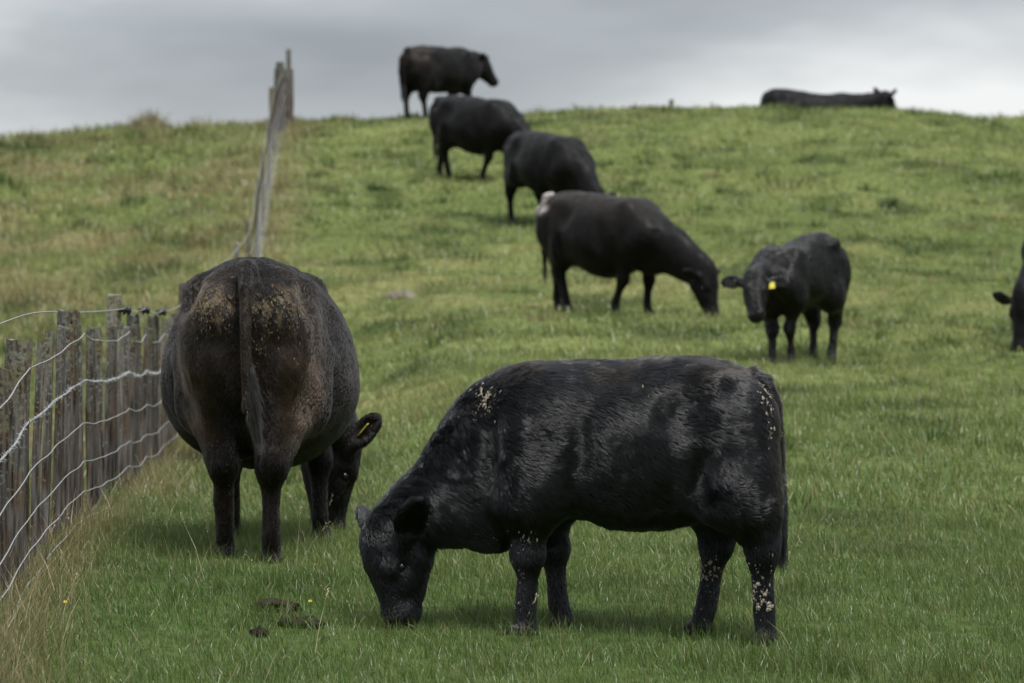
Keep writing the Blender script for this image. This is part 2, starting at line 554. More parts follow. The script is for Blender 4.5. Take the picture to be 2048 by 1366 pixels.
def cow_field(P, h):
    """P: dict describing one animal in its own frame (x forward, y left, z up, metres)"""
    f = Field(P["lo"], P["hi"], h)
    st = np.array(P.get("st", COW_ST), float)
    f.loft(st, .05, P.get("n", 2.3))
    g = P.get("bulk", 1.0); lb = g * P.get("legs", 1.0)
    for c, leg in zip((1, -1), P.get("hind", ())):
        hip, sti, hoc, fet, hoo = [np.array(v, float) for v in leg]
        f.chain([(*hip, .20 * g), (*sti, .165 * g)], .10, .72)
        f.ell(hip + np.array((-.13 * g, -.02 * c, -.06)), (.15 * g, .125 * g, .27 * g), .09)
        mid = (sti + hoc) / 2 + np.array((-.045 * g, 0, .03 * g))
        f.chain([(*(sti + np.array((-.06 * g, -.01 * c, -.02))), .155 * g), (*mid, .108 * lb), (*hoc, .066 * lb)], .09, P.get("gaskin", .9))
        f.chain([(*(hip + np.array((-.15 * g, -.01 * c, -.16 * g))), .11 * g), (*((hip + hoc) / 2 + np.array((-.085 * g, 0, 0))), .09 * lb), (*(hoc + np.array((-.022 * g, 0, .05 * g))), .038 * lb)], .08, .9)
        f.ell(hoc + np.array((-.005, 0, .0)), (.066 * lb, .052 * lb, .085 * lb), .03)
        f.ell(hoc + np.array((-.045 * lb, 0, .055 * lb)), (.03 * lb, .028 * lb, .055 * lb), .03)
        cm = hoc * .5 + fet * .5
        f.chain([(*hoc, .058 * lb), (*cm, .044 * lb), (*fet, .046 * lb), (*(hoo + np.array((-.012, 0, .045))), .044 * lb), (*(hoo + np.array((0, 0, .02))), .047 * lb)], .03, .93)
        f.chain([(*(hoo + np.array((-.015, 0, .025))), .052 * lb), (*(hoo + np.array((.04 * g, 0, .012))), .038 * lb)], .02)
    for c, leg in zip((1, -1), P.get("front", ())):
        sh, pt, elb, kne, fet, hoo = [np.array(v, float) for v in leg]
        f.chain([(*sh, .09 * g), (*pt, .145 * g)], .10, .6)
        f.ell((sh + elb) / 2 + np.array((0.0, 0, .03)), (.20 * g, .105 * g, .29 * g), .10)
        f.chain([(*pt, .135 * g), (*elb, .13 * g)], .09, .75)
        fm = elb * .5 + kne * .5
        f.chain([(*elb, .125 * lb), (*fm, .080 * lb), (*kne, .064 * lb)], .08, .84)
        f.ell(kne + np.array((.004, 0, 0)), (.060 * lb, .056 * lb, .078 * lb), .04)
        f.chain([(*kne, .055 * lb), (*(kne * .5 + fet * .5), .042 * lb), (*fet, .044 * lb), (*(hoo + np.array((-.012, 0, .045))), .043 * lb), (*(hoo + np.array((0, 0, .02))), .047 * lb)], .03, .93)
        f.chain([(*(hoo + np.array((-.015, 0, .025))), .052 * lb), (*(hoo + np.array((.04 * g, 0, .012))), .038 * lb)], .02)
    if "neck" in P:
        f.chain(P["neck"], P.get("neckk", .10), P.get("neckflat", .66))
    for c, r, k in P.get("lumps", ()):
        f.ell(c, r, k)
    for c, r, k in P.get("hollows", ()):
        f.ell(c, r, k, sub=True)
    H = None
    if "head" in P:
        H = HeadFrame(*P["head"])
        add_head(f, H, P["ears"])
    if "tail" in P:
        f.chain(P["tail"], .03)
    for a, b, ra, rb in P.get("teats", ()):
        f.cone(a, b, ra, rb, .03)
    return f, H

def make_cattle(name, label, P, loc, yaw, group, res, coat=None, slope=0.8, tag_ear=None, smooth=2, eyes=True):
    """root empty at the hooves' middle > body, eye, eye, (ear_tag)"""
    X, D = loc
    z0 = float(zbase(X, D))
    rt = root(name, (X, D, z0), yaw, label=label, cat="cow", group=group)
    ca, sa = math.cos(yaw), math.sin(yaw)
    zx = [float(zbase(X + ca * t, D + sa * t)) for t in (-.6, .6)]
    ax = (zx[1] - zx[0]) / 1.2 * slope
    sink = P.get("sink", 0.0)
    def warp(V):
        V = np.array(V, float)
        gx = zbase(X + ca * V[:, 0] - sa * V[:, 1], D + sa * V[:, 0] + ca * V[:, 1]) - z0
        w = np.clip(1 - V[:, 2] / .55, 0, 1)
        V[:, 2] += ax * V[:, 0] + (gx - ax * V[:, 0]) * w - sink
        return V
    f, H = cow_field(P, res)
    V, F = f.mesh(smooth)
    N0 = vnormals(V, F)
    rel = P.get("relief", .015)
    k = np.stack([V[:, 0] * 1.0, V[:, 1], V[:, 2] * .62], 1)
    V = V + N0 * (rel * 1.5 * (fbm(k, 6.5, 2, 91) - .5) + rel * .7 * (fbm(k, 19, 2, 95) - .5))[:, None] * sstep(.05, .35, V[:, 2])[:, None]
    Vr = V.copy()
    V = warp(V)
    N = vnormals(V, F)
    if coat is None:
        c = np.full((len(V), 3), (0.0032, 0.0030, 0.0030)) * (0.7 + 0.6 * fbm(Vr, 5, 2, 5))[:, None]
    else:
        c = coat(Vr, N)
    hoof = sstep(.075, .045, Vr[:, 2]) * P.get("hoofed", 1.0)
    c = c * (1 - hoof[:, None]) + np.array((.014, .012, .011)) * hoof[:, None]
    body = mesh_obj("body", V, [F], M_coat, rt, colors=c, attr="coat")
    if H is not None and eyes:
        for s in (1, -1):
            p = warp(H(.33, -.168, .214 * s)[None])[0]
            u, t = np.meshgrid(np.linspace(0, 2 * np.pi, 13)[:-1], np.linspace(0, np.pi, 8)[1:-1])
            r = .044 * H.L * H.w
            E = np.concatenate([np.stack([r * np.sin(t) * np.cos(u), r * np.sin(t) * np.sin(u), r * np.cos(t)], -1).reshape(-1, 3), [[0, 0, r], [0, 0, -r]]])
            q = []; tr = []
            for i in range(5):
                for j in range(12):
                    q.append((i * 12 + j, (i + 1) * 12 + j, (i + 1) * 12 + (j + 1) % 12, i * 12 + (j + 1) % 12))
            for j in range(12):
                tr.append((72, j, (j + 1) % 12)); tr.append((73, 60 + (j + 1) % 12, 60 + j))
            mesh_obj("eye", E + p, [np.array(q), np.array(tr)], M_eye, rt)
    if tag_ear is not None:
        a, b, c_, ex, ey, size, bend = tag_ear           # point in the head frame and the two axes of the tag
        M = np.array([H.h, H.u, H.s])
        p = H(a, b, c_); ex = nrm(np.array(ex) @ M); ey = nrm(np.array(ey) @ M); nz = np.cross(ex, ey)
        w, hgt = size
        o = [(-.3, 0), (.3, 0), (.45, .25), (.5, .95), (.42, 1), (-.42, 1), (-.5, .95), (-.45, .25)]
        top = [p + ex * w * x + ey * hgt * y + nz * .002 for x, y in o]; bot = [p + ex * w * x + ey * hgt * y - nz * .002 for x, y in o]
        n = len(o)
        mesh_obj("ear_tag", warp(np.array(top + bot)), [np.array([list(range(n)), list(range(2 * n - 1, n - 1, -1))]),
                 np.array([(j, n + j, n + (j + 1) % n, (j + 1) % n) for j in range(n)])], M_tag, rt, smooth=False)
    return dict(root=rt, V=V, Vr=Vr, F=F, N=N, c=c, H=H, warp=warp, P=P)

def sample(A, n, weight=None):
    """n random points on a body: positions, rest positions, normals, colours"""
    V, F = A["V"], A["F"]
    T = np.concatenate([F[:, [0, 1, 2]], F[:, [0, 2, 3]]])
    ar = np.linalg.norm(np.cross(V[T[:, 1]] - V[T[:, 0]], V[T[:, 2]] - V[T[:, 0]]), axis=1)
    if weight is not None:
        ar = ar * weight(A["Vr"][T].mean(1), A["N"][T].mean(1))
    cs = np.cumsum(ar); i = np.searchsorted(cs, rng.random(n) * cs[-1])
    i = np.minimum(i, len(T) - 1)
    u, v = rng.random(n), rng.random(n)
    m = u + v > 1; u[m] = 1 - u[m]; v[m] = 1 - v[m]
    w = np.stack([1 - u - v, u, v], 1)[:, :, None]
    g = lambda a: (a[T[i]] * w).sum(1)
    return g(V), g(A["Vr"]), nrm(g(A["N"])), g(A["c"])

def grow_fur(A, n, comb, length, r0, clump=0.55, nclump=9000, wild=0.5, lift=0.28, weight=None, shade=1.0, K=5, name="fur", mat=None, vary=(.45, 1.75)):
    p, pr, nn, c = sample(A, n, weight)
    d = comb(pr, nn)
    w1 = np.stack([fbm(pr, 7, 2, 21 + i) - .5 for i in range(3)], 1)
    w2 = np.stack([vnoise(pr, 38, 31 + i) - .5 for i in range(3)], 1)
    if callable(wild): wild = wild(pr, nn)[:, None]
    d = nrm(d) + wild * (2.2 * w1 + 1.1 * w2) + rng.normal(0, .10, (n, 3))
    d = nrm(d - (d * nn).sum(1, keepdims=True) * nn)
    L = length(pr, nn) * rng.uniform(.65, 1.2, n) * (.65 + .7 * fbm(pr, 9, 2, 51))
    L = L[:, None]
    if callable(lift): lift = lift(pr, nn)
    lf = (lift * (0.6 + 0.8 * vnoise(pr, 24, 77)))[:, None]
    if clump > 0:
        kd = KDTree(nclump)
        ci = rng.choice(n, nclump, replace=False)
        for a, b in enumerate(ci): kd.insert(p[b], a)
        kd.balance()
        near = np.array([kd.find(q)[1] for q in p])
        cj = ci[near]
        tipc = p[cj] + d[cj] * L[cj] + nn[cj] * lf[cj] * L[cj]
    ts = np.linspace(0, 1, K)
    out = np.zeros((n, K, 3))
    for a, t in enumerate(ts):
        q = p + d * (L * t) + nn * (lf * L * (t - .45 * t * t) * 1.5) + nn * .0005
        if clump > 0:
            q = q + (tipc - (p + d * L + nn * lf * L)) * (clump * t ** 1.5)
        out[:, a] = q
    tint = c * shade * rng.uniform(.75, 1.3, (n, 1))
    if clump > 0: tint = tint * rng.uniform(*vary, (nclump, 1))[near]
    return hair_obj(name, out, r0, r0 * .35, mat or M_fur, A["root"], tint)

def add_flakes(A, specs, mat, name, label=None, off=.011):
    """dried mud: irregular little crusts lying on the coat, joined in one part. specs: (n, weight(rest, normal), size range)"""
    VV = []; FF = []; base = 0
    for n, wgt, (s0, s1), el in specs:
        p, pr, nn, _ = sample(A, n, wgt)
        for q, m in zip(p, nn):
            t1 = nrm(np.cross(m, (rng.normal(0, .3), 1, 0) if abs(m[1]) < .8 else (1, 0, rng.normal(0, .3)))); t2 = np.cross(m, t1)
            if abs(t1[2]) > abs(t2[2]): t1, t2 = t2, t1
            s = s0 + (s1 - s0) * rng.random() ** 2.2
            ang = np.sort(rng.uniform(0, 2 * np.pi, 7)); rr = s * rng.uniform(.55, 1.1, 7)
            ring = [q + t1 * r * math.cos(a) + t2 * r * el * math.sin(a) + m * off for a, r in zip(ang, rr)]
            ring2 = [q + (x - q) * .7 + m * (.0015 + .10 * s) for x in ring]
            VV += ring + ring2 + [q + m * (off + .003 + .12 * s)]
            for j in range(7):
                k = (j + 1) % 7
                FF += [(base + j, base + k, base + 7 + k), (base + j, base + 7 + k, base + 7 + j), (base + 7 + j, base + 7 + k, base + 14)]
            base += 15
    o = mesh_obj(name, np.array(VV), [np.array(FF)], mat, A["root"], smooth=False)
    o["kind"] = "stuff"
    if label: o["label"] = label
    return o

def switch(A, P0, n, spread, length, tint, r0=.0022, K=6, name="tail_switch", droop=(0, 0, -1), weight=None):
    """long hair hanging from the end of the tail; P0: points along the tail bone"""
    P0 = A["warp"](np.array(P0, float))
    t = rng.random(n)
    i = np.minimum((t * (len(P0) - 1)).astype(int), len(P0) - 2); fr = (t * (len(P0) - 1) - i)[:, None]
    p = P0[i] * (1 - fr) + P0[i + 1] * fr
    o = rng.normal(0, 1, (n, 3)); o[:, 2] *= .2; o = nrm(o) * spread * np.sqrt(rng.random((n, 1)))
    L = length * (.30 + .70 * rng.random((n, 1)) ** 1.6)
    g = nrm(np.array(droop, float))
    ph = rng.uniform(0, 6.28, (n, 1)); wv = nrm(rng.normal(0, 1, (n, 3)))
    ts = np.linspace(0, 1, K); out = np.zeros((n, K, 3))
    for a, s in enumerate(ts):
        out[:, a] = p + o * (math.sin(min(1, s * 1.6) * 1.57) * (1.2 - .7 * s)) + g * L * s + wv * (.016 * np.sin(ph + s * 4)) * s
    return hair_obj(name, out, r0, r0 * .4, M_fur, A["root"], np.array(tint) * rng.uniform(.6, 1.5, (n, 1)))

RES_NEAR, RES_FAR, N_FUR, G = .010, .020, 330000, 1.0
# ------------------------------------------------------------------ the animals
def hind(c, dx=0.0, y=.16, s=1.0, dz=0.0):
    return [(-.56 * s, .15 * c * s, 1.00 * s), ((-.42 + .3 * dx) * s, .20 * c * s, .70 * s), ((-.66 + .75 * dx) * s, y * 1.04 * c * s, .43 * s),
            ((-.62 + dx) * s, y * c * s, .12 * s + dz), ((-.585 + dx) * s, y * c * s, dz)]

def fore(c, dx=0.0, y=.165, s=1.0):
    return [(.42 * s, .14 * c * s, 1.08 * s), (.66 * s, .18 * c * s, .86 * s), (.46 * s, .19 * c * s, .69 * s), ((.48 + .5 * dx) * s, y * 1.03 * c * s, .39 * s),
            ((.465 + dx) * s, y * c * s, .12 * s), ((.495 + dx) * s, y * c * s, 0)]

EAR_SIDE = [((-.25, -.2, .95), (.55, .5, .2)), ((-.25, -.2, -.95), (.55, .5, -.2))]

def grazing_cow(s=1.0, hd=(0, 0), fd=(0, 0), yaw_head=0.0, fat=1.0, turn=0.0, n=2.08, ears=EAR_SIDE, reach=0.0, xs=1.0):
    st = np.array(COW_ST); st[:, 3] *= fat
    st[:, 2] -= (fat - .9) * .45 * np.exp(-((st[:, 0] - .1) / .45) ** 2)
    st[:, 1] -= np.interp(st[:, 0], [.0, .4, .55, .68, .9], [0, .045, .09, .12, .12])
    st[:, 0] *= xs
    st[:, 4] -= .04 * np.exp(-((st[:, 0] - .1) / .45) ** 2)
    st = st * s
    ct, sn = math.cos(turn), math.sin(turn)
    def b(x, z):                                        # bends the neck sideways
        k = max(0, x - .5)
        return np.array((.5 + k * ct if k > 0 else x, k * sn, z)) * s
    a = turn * 1.25 + yaw_head
    h = np.array((math.cos(a) * .24, math.sin(a) * .24, -.97)); u = np.array((math.cos(a) * .97, math.sin(a) * .97, .24))
    return dict(lo=(-1.08 * s, -.62 * s, -.06), hi=((1.62 + reach) * s, .62 * s, 1.45 * s), st=st, n=n, bulk=s,
                hind=(hind(1, hd[0], s=s), hind(-1, hd[1], s=s)), front=(fore(1, fd[0], s=s), fore(-1, fd[1], s=s)),
                neck=[(*b(.44, .93), .27 * s), (*b(.80 + reach * .5, .71), .265 * s), (*b(1.08 + reach, .49), .195 * s)], legs=1.1,
                head=(b(1.22 + reach, .50), h, u, .50 * s), ears=ears,
                lumps=[((-.80 * s, .12 * s, 1.08 * s), (.07 * s, .06 * s, .09 * s), .06), ((-.80 * s, -.12 * s, 1.08 * s), (.07 * s, .06 * s, .09 * s), .06),
                       ((-.46 * s, .225 * s, 1.175 * s), (.085 * s, .055 * s, .05 * s), .09), ((-.46 * s, -.225 * s, 1.175 * s), (.085 * s, .055 * s, .05 * s), .09),
                       ((.62 * s, 0, .58 * s), (.16 * s, .12 * s, .14 * s), .12)] + [((x * s, c * y * s, z * s), (a * s, b_ * s, d * s), .10) for c in (1, -1) for x, y, z, a, b_, d in ((.45, .225, 1.0, .06, .05, .19), (.60, .235, .80, .08, .07, .10), (-.40, .27, .74, .10, .07, .16))],
                hollows=[(((x) * s, c * y * s, z * s), (a * s, b * s, d * s), k) for c in (1, -1) for x, y, z, a, b, d, k in ((-.31, .405, 1.08, .12, .09, .14, .09), (.24, .45, .86, .05, .06, .26, .09), (-.36, .40, .66, .06, .08, .16, .09), (-.66, .27, 1.16, .08, .05, .06, .07))],
                tail=tube_pts(np.array([(-.76, 0, 1.27), (-.85, 0, 1.25), (-.90, 0, 1.12), (-.885, 0, .95), (-.875, 0, .70), (-.865, .01, .50)]) * s, .045 * s, .022 * s))

GROUP = "black cattle grazing on the hillside"

# --- heifer in front, seen from its left side (template measured off the photograph)
HEIFER = dict(
    lo=(-.70, -.42, -.05), hi=(1.28, .46, 1.22), n=2.25, bulk=.86, legs=1.03, relief=.007, hoofed=1.0, neckk=.06,
    st=[(-.488, .93, .78, .05, .86), (-.468, .995, .66, .12, .88), (-.415, 1.062, .60, .175, .89), (-.31, 1.108, .585, .215, .88), (-.20, 1.12, .555, .245, .84),
        (-.06, 1.112, .47, .268, .80), (.10, 1.100, .448, .275, .77), (.26, 1.092, .475, .262, .77), (.38, 1.082, .475, .245, .78), (.52, 1.062, .42, .215, .76),
        (.63, 1.012, .36, .17, .72), (.74, .912, .35, .135, .65), (.83, .772, .36, .105, .56), (.91, .62, .37, .08, .49), (.97, .54, .40, .045, .47)],
    hind=([(-.272, .115, .81), (-.30, .15, .62), (-.448, .135, .375), (-.462, .13, .12), (-.455, .13, .0)],
          [(-.272, -.115, .81), (-.24, -.15, .62), (-.30, -.135, .375), (-.262, -.13, .12), (-.225, -.13, .0)]),
    front=([(.44, .115, .88), (.55, .15, .72), (.46, .155, .58), (.475, .135, .335), (.485, .13, .11), (.50, .13, .0)],
           [(.44, -.115, .88), (.52, -.15, .72), (.39, -.155, .58), (.355, -.135, .345), (.335, -.13, .11), (.325, -.13, .0)]),
    neck=[(.58, 0, .70, .23), (.77, .0, .575, .155), (1.00, .02, .40, .115)], neckflat=.7, sink=-.012,
    head=((1.10, .03, .355), (-.15, .03, -.985), (.88, .45, -.15), .345, 1.27),
    ears=[((-.72, -.15, .68), (.45, .15, .85)), ((-.62, -.30, -.75), (.5, .5, -.5))],
    lumps=[((-.465, .085, .90), (.05, .05, .09), .05), ((-.465, -.085, .90), (.05, .05, .09), .05),
           ((-.23, .165, 1.03), (.07, .05, .045), .07), ((-.23, -.165, 1.03), (.07, .05, .045), .07),
           ((.60, 0, .40), (.09, .075, .07), .07), ((-.02, 0, .51), (.20, .12, .055), .08)],
    hollows=[((-.12, .295, .93), (.09, .075, .12), .08), ((-.12, -.295, .93), (.09, .075, .12), .08),
             ((.29, .295, .66), (.04, .055, .24), .07), ((.29, -.295, .66), (.04, .055, .24), .07), ((-.20, .275, .63), (.035, .06, .14), .07), ((-.20, -.275, .63), (.035, .06, .14), .07), ((.64, .22, .74), (.04, .05, .16), .08)],
    tail=tube_pts([(-.42, 0, 1.055), (-.475, 0, 1.035), (-.515, 0, .96), (-.532, .0, .80), (-.534, .0, .62), (-.535, 0, .50)], .034, .020))

def coat_heifer(V, N):
    n = fbm(V, 4.5, 3, 40)
    c = np.full((len(V), 3), (.0030, .0032, .0038)) * (.7 + .7 * n)[:, None]
    br = sstep(-.44, -.52, V[:, 0]) * sstep(.45, .6, V[:, 2]) * sstep(1.05, .95, V[:, 2])
    br = np.maximum(br * .8, .7 * sstep(.52, .66, fbm(V, 6, 3, 44)) * sstep(.98, 1.05, V[:, 2]))
    return c * (1 - br[:, None]) + np.array((.014, .011, .009)) * br[:, None]

# --- cow beside the fence, seen from behind
def rear_cow_params():
    P = grazing_cow(1.0, hd=(0.02, -.06), fd=(0.05, 0.02), fat=1.04)
    P["st"][:, 4] -= .05; P["st"][:, 2] -= .03; P["gaskin"] = 1.05; P["legs"] = .93
    P["front"] = (fore(1, .05), [(.42, -.14, 1.06), (.64, -.19, .86), (.46, -.22, .69), (.50, -.245, .39), (.485, -.25, .12), (.51, -.255, 0)])
    P["hi"] = (1.55, .66, 1.42); P["lo"] = (-1.05, -.75, -.05)
    P["hind"] = (hind(1, .02, y=.112), hind(-1, -.10, y=.10))
    for g_ in P["hind"]:
        g_[1] = (g_[1][0], g_[1][1] * .83, g_[1][2]); g_[2] = (g_[2][0], g_[2][1], .41)
    P["neck"] = [(.44, 0, .93, .27), (.80, -.12, .74, .20), (1.02, -.30, .50, .15)]
    P["head"] = ((1.08, -.385, .43), (.02, .10, -.99), (.42, -.90, -.05), .46)
    P["ears"] = [((-.3, -.1, .95), (.5, .5, .2)), ((-.80, .45, -.38), (0, -.80, -.6))]
    P["tail"] = tube_pts([(-.74, 0, 1.28), (-.84, 0, 1.285), (-.935, -.005, 1.20), (-.972, -.006, 1.0), (-.975, -.010, .84), (-.970, -.015, .68)], .040, .021)
    P["lumps"] = P["lumps"] + [((-.52, 0, .60), (.17, .11, .15), .08), ((-.83, 0, 1.02), (.05, .04, .12), .04)]
    P["teats"] = [((-.57, .055, .47), (-.57, .06, .415), .020, .013), ((-.57, -.055, .47), (-.57, -.06, .415), .020, .013),
                  ((-.45, .055, .47), (-.45, .06, .415), .020, .013), ((-.45, -.055, .47), (-.45, -.06, .415), .020, .013)]
    P["hollows"] = P["hollows"] + [((-.97, 0, .72), (.10, .035, .28), .10)]
    return P

def coat_rear(V, N):
    n = fbm(V, 3.5, 3, 60)
    c = np.full((len(V), 3), (.0062, .0050, .0043)) * (.7 + .6 * n)[:, None]
    back = sstep(-.45, -.70, V[:, 0])
    thigh = back * sstep(.45, .62, V[:, 2]) * sstep(1.12, .85, V[:, 2]) * sstep(.06, .2, np.abs(V[:, 1]))
    br = np.clip(thigh * (.25 + 1.1 * sstep(.4, .65, fbm(V, 5, 3, 63))), 0, 1)
    br = np.maximum(br, back * .35 * sstep(.40, .6, n))
    side = thigh * sstep(-.15, -.26, V[:, 1])
    br = np.clip(br + .18 * side, 0, 1)
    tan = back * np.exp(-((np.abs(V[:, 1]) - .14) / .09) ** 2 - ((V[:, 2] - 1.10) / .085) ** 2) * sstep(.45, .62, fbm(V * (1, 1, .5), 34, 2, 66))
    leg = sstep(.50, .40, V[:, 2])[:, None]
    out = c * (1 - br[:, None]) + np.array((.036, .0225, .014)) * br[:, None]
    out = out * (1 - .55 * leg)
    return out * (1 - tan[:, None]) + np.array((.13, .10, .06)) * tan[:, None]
    return c * (1 - br[:, None]) + np.array((.036, .0225, .014)) * br[:, None]

def coat_plain_brown(amount, z0, z1, x0=9):
    def f(V, N):
        c = np.full((len(V), 3), (.0036, .0032, .0030)) * (.7 + .6 * fbm(V, 4, 2, 5))[:, None]
        b = amount * sstep(z0, z1, V[:, 2]) * sstep(x0, x0 - .3, V[:, 0])
        return c * (1 - b[:, None]) + np.array((.024, .019, .016)) * b[:, None]
    return f

def wl(v, yaw):
    """world direction -> animal's frame"""
    c, s = math.cos(yaw), math.sin(yaw)
    return np.array((c * v[0] + s * v[1], -s * v[0] + c * v[1], v[2]))

# heifer
YH = rad(180 + 4)
A1 = make_cattle("black_heifer", "shaggy black young cow in full side view with mud flakes, grazing nearest the camera", HEIFER, (.53, 17.0), YH, GROUP, RES_NEAR, coat_heifer, slope=.9)
# cow from behind
YR = rad(90 - .5)
PR = rear_cow_params()
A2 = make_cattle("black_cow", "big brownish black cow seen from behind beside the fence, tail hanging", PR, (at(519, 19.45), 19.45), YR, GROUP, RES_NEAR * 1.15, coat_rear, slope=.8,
                 tag_ear=(-.10, -.09, -.30, (.0, .6, .8), (-.80, .45, -.38), (.045, .075), 0))
# grazing cow with the pale patch on its rump
P3 = grazing_cow(1.0, hd=(-.2, .2), fd=(-.02, -.2), fat=1.06, turn=.05, reach=.2, xs=.95)
def coat3(V, N):
    c = coat_plain_brown(.55, .95, 1.3)(V, N)
    g = sstep(-.58, -.72, V[:, 0]) * sstep(1.02, 1.12, V[:, 2]) * sstep(.40, .56, fbm(V, 9, 3, 8) + .08)
    return c * (1 - g[:, None]) + np.array((.34, .31, .29)) * g[:, None]
A3 = make_cattle("black_cow", "black cow grazing mid slope with a pale grey patch on its rump", P3, (at(1211, 46.6), 46.6), rad(-40), GROUP, RES_FAR, coat3)
# calf looking at the camera
YC = rad(240)
def calf_leg(c, dx, s):
    return [(p[0], p[1] + (.045 if k > 2 else .02), p[2]) for k, p in enumerate(fore(c, dx, y=.08, s=s))]

def calf_params(yaw, s=.80):
    st = np.array(COW_ST); st[:, 3] *= .66
    st[:, 2] += .17 * np.exp(-((st[:, 0] - .1) / .5) ** 2)
    st[:, 1] += .03 * sstep(0, -.5, st[:, 0]) - .13 * sstep(-.2, .6, st[:, 0])
    st = st * s
    st[:, 0] *= .93
    h = wl((-.02, -.50, -.87), yaw); u = wl((-.03, -.87, .50), yaw)
    P = dict(lo=(-.95 * s, -.62 * s, -.05), hi=(1.5 * s, .62 * s, 1.5 * s), st=st, n=2.2, bulk=s * .86,
             hind=(hind(1, .06, y=.13, s=s), hind(-1, -.02, y=.13, s=s)), front=(calf_leg(1, -.06, s), calf_leg(-1, .06, s)),
             neck=[(.42 * s, 0, .93 * s, .20 * s), (.70 * s, .0, .92 * s, .16 * s), (1.02 * s, .03, .91 * s, .11 * s)], neckflat=.8,
             head=((1.13 * s, .075, .945 * s), h, u, .365), ears=[((-.10, -.15, .98), (.35, .8, .1)), ((-.10, -.15, -.98), (.35, .8, -.1))],
             lumps=[((.55 * s, 0, .66 * s), (.15 * s, .11 * s, .13 * s), .10), ((-.47 * s, .19 * s, 1.24 * s), (.08 * s, .06 * s, .05 * s), .07), ((-.47 * s, -.19 * s, 1.24 * s), (.08 * s, .06 * s, .05 * s), .07)],
             tail=tube_pts(np.array([(-.70, 0, 1.28), (-.79, 0, 1.27), (-.83, 0, 1.12), (-.82, 0, .8), (-.81, 0, .55)]) * s, .036 * s, .02 * s))
    return P
A4 = make_cattle("black_calf", "black calf standing and looking at the camera, yellow tag in one ear", calf_params(YC), (at(1594, 35.2), 35.2), YC, GROUP, .0145, None,
                 tag_ear=(.13, -.10, .36, (0, .25, .95), (1, 0.1, 0), (.048, .062), 0))
# three cows further up
P5 = grazing_cow(.95, hd=(.22, -.1), fd=(0, .1), fat=1.0)
A5 = make_cattle("black_cow", "black cow with its head hidden behind the cow with pale rump", P5, (at(1098, 57), 57.0), rad(-56), GROUP, RES_FAR * 1.25, None)
P6 = grazing_cow(.95, hd=(-.3, .16), fd=(.0, -.22), fat=1.02)
A6 = make_cattle("black_cow", "black grazing cow directly below the cow that stands on the crest, its head hidden", P6, (at(955, 63), 63.0), rad(-40), GROUP, RES_FAR * 1.25, None)
P7 = grazing_cow(1.0, hd=(-.04, .10), fd=(0, .1), fat=.84)
P7["neck"] = [(.44, 0, .98, .28), (.76, -.04, .99, .23), (.96, -.08, 1.0, .17)]
P7["head"] = ((1.06, -.10, 1.04), wl((.55, -.05, -.82), rad(46)), wl((.80, -.2, .55), rad(46)), .47, 1.2)
P7["ears"] = [((-.35, .3, .9), (.6, .5, .2)), ((-.55, .6, -.6), (.6, .3, -.6))]
A7 = make_cattle("black_cow", "black cow standing with raised head against the sky on the crest", P7, (at(880, 75.0), 75.0), rad(46), GROUP, RES_FAR * 1.25, coat_plain_brown(.7, .8, 1.1, -.3))
# cow lying down behind the crest
ST8 = [(x * 1.13, t - .52 - .13 * max(0, (x + .5) / 1.2), max(b - .60, -.1), w * 1.1, m - .55) for x, t, b, w, m in COW_ST]
P8 = dict(lo=(-1.1, -.7, -.15), hi=(1.95, .7, 1.1), st=ST8, n=2.3, hoofed=0.0, sink=.17,
          neck=[(.55, 0, .48, .22), (1.0, 0, .56, .16), (1.36, -.02, .64, .13)], head=((1.44, .0, .72), wl((.55, .25, -.78), 0), wl((.78, .3, .55), 0), .46, 1.15),
          ears=[((-.85, .05, .55), (.4, .6, .3)), ((-.35, .45, -.85), (.6, .4, -.3))],
          lumps=[((1.08, 0, .34), (.40, .15, .28), .1), ((-.45, .26, .62), (.16, .12, .12), .1), ((-.45, -.30, .30), (.34, .16, .22), .1), ((.50, -.26, .2), (.28, .14, .2), .1), ((.50, .26, .2), (.28, .14, .2), .1)],
          hollows=[])
A8 = make_cattle("black_cow", "black cow lying down on the skyline, half hidden by the crest", P8, (at(1622, 79.5), 79.5), rad(0), GROUP, RES_FAR * 1.25, None, slope=.2)
# cow cut off by the right edge
P9 = grazing_cow(1.0, fd=(.1, 0), fat=.95)
A9 = make_cattle("black_cow", "black grazing cow cut off by the picture edge, its ear and lowered head showing", P9, (5.17, 38.0), rad(232), GROUP, RES_FAR, None)

# calf beyond the cow at the fence: all but a foot is hidden
PA = grazing_cow(.70, fat=.80)
AA = make_cattle("black_calf", "black calf almost hidden behind the cow at the fence, one foot showing", PA, (at(468, 29.4), 29.4), rad(92), GROUP, RES_FAR, None)

# ------------------------------------------------------------------ coats
def comb_heifer(V, N):
    H = A1["H"]
    d = np.tile((-.82, 0, -.42), (len(V), 1))
    leg = sstep(.55, .42, V[:, 2]) * sstep(.62, .55, V[:, 0])
    d = d * (1 - leg[:, None]) + np.array((-.15, 0, -1.0)) * leg[:, None]
    nk = sstep(.55, .72, V[:, 0])
    d = d * (1 - nk[:, None]) + np.array((-.75, 0, -.55)) * nk[:, None]
    hd = sstep(.16, .02, ((V - H.p) @ H.h) * -1) * sstep(.80, .92, V[:, 0]) * sstep(.50, .42, V[:, 2])
    d = d * (1 - hd[:, None]) + (H.h - .4 * H.u) * hd[:, None]
    m, e = ear_mask(A1, V)
    return d * (1 - m[:, None]) + e * m[:, None]

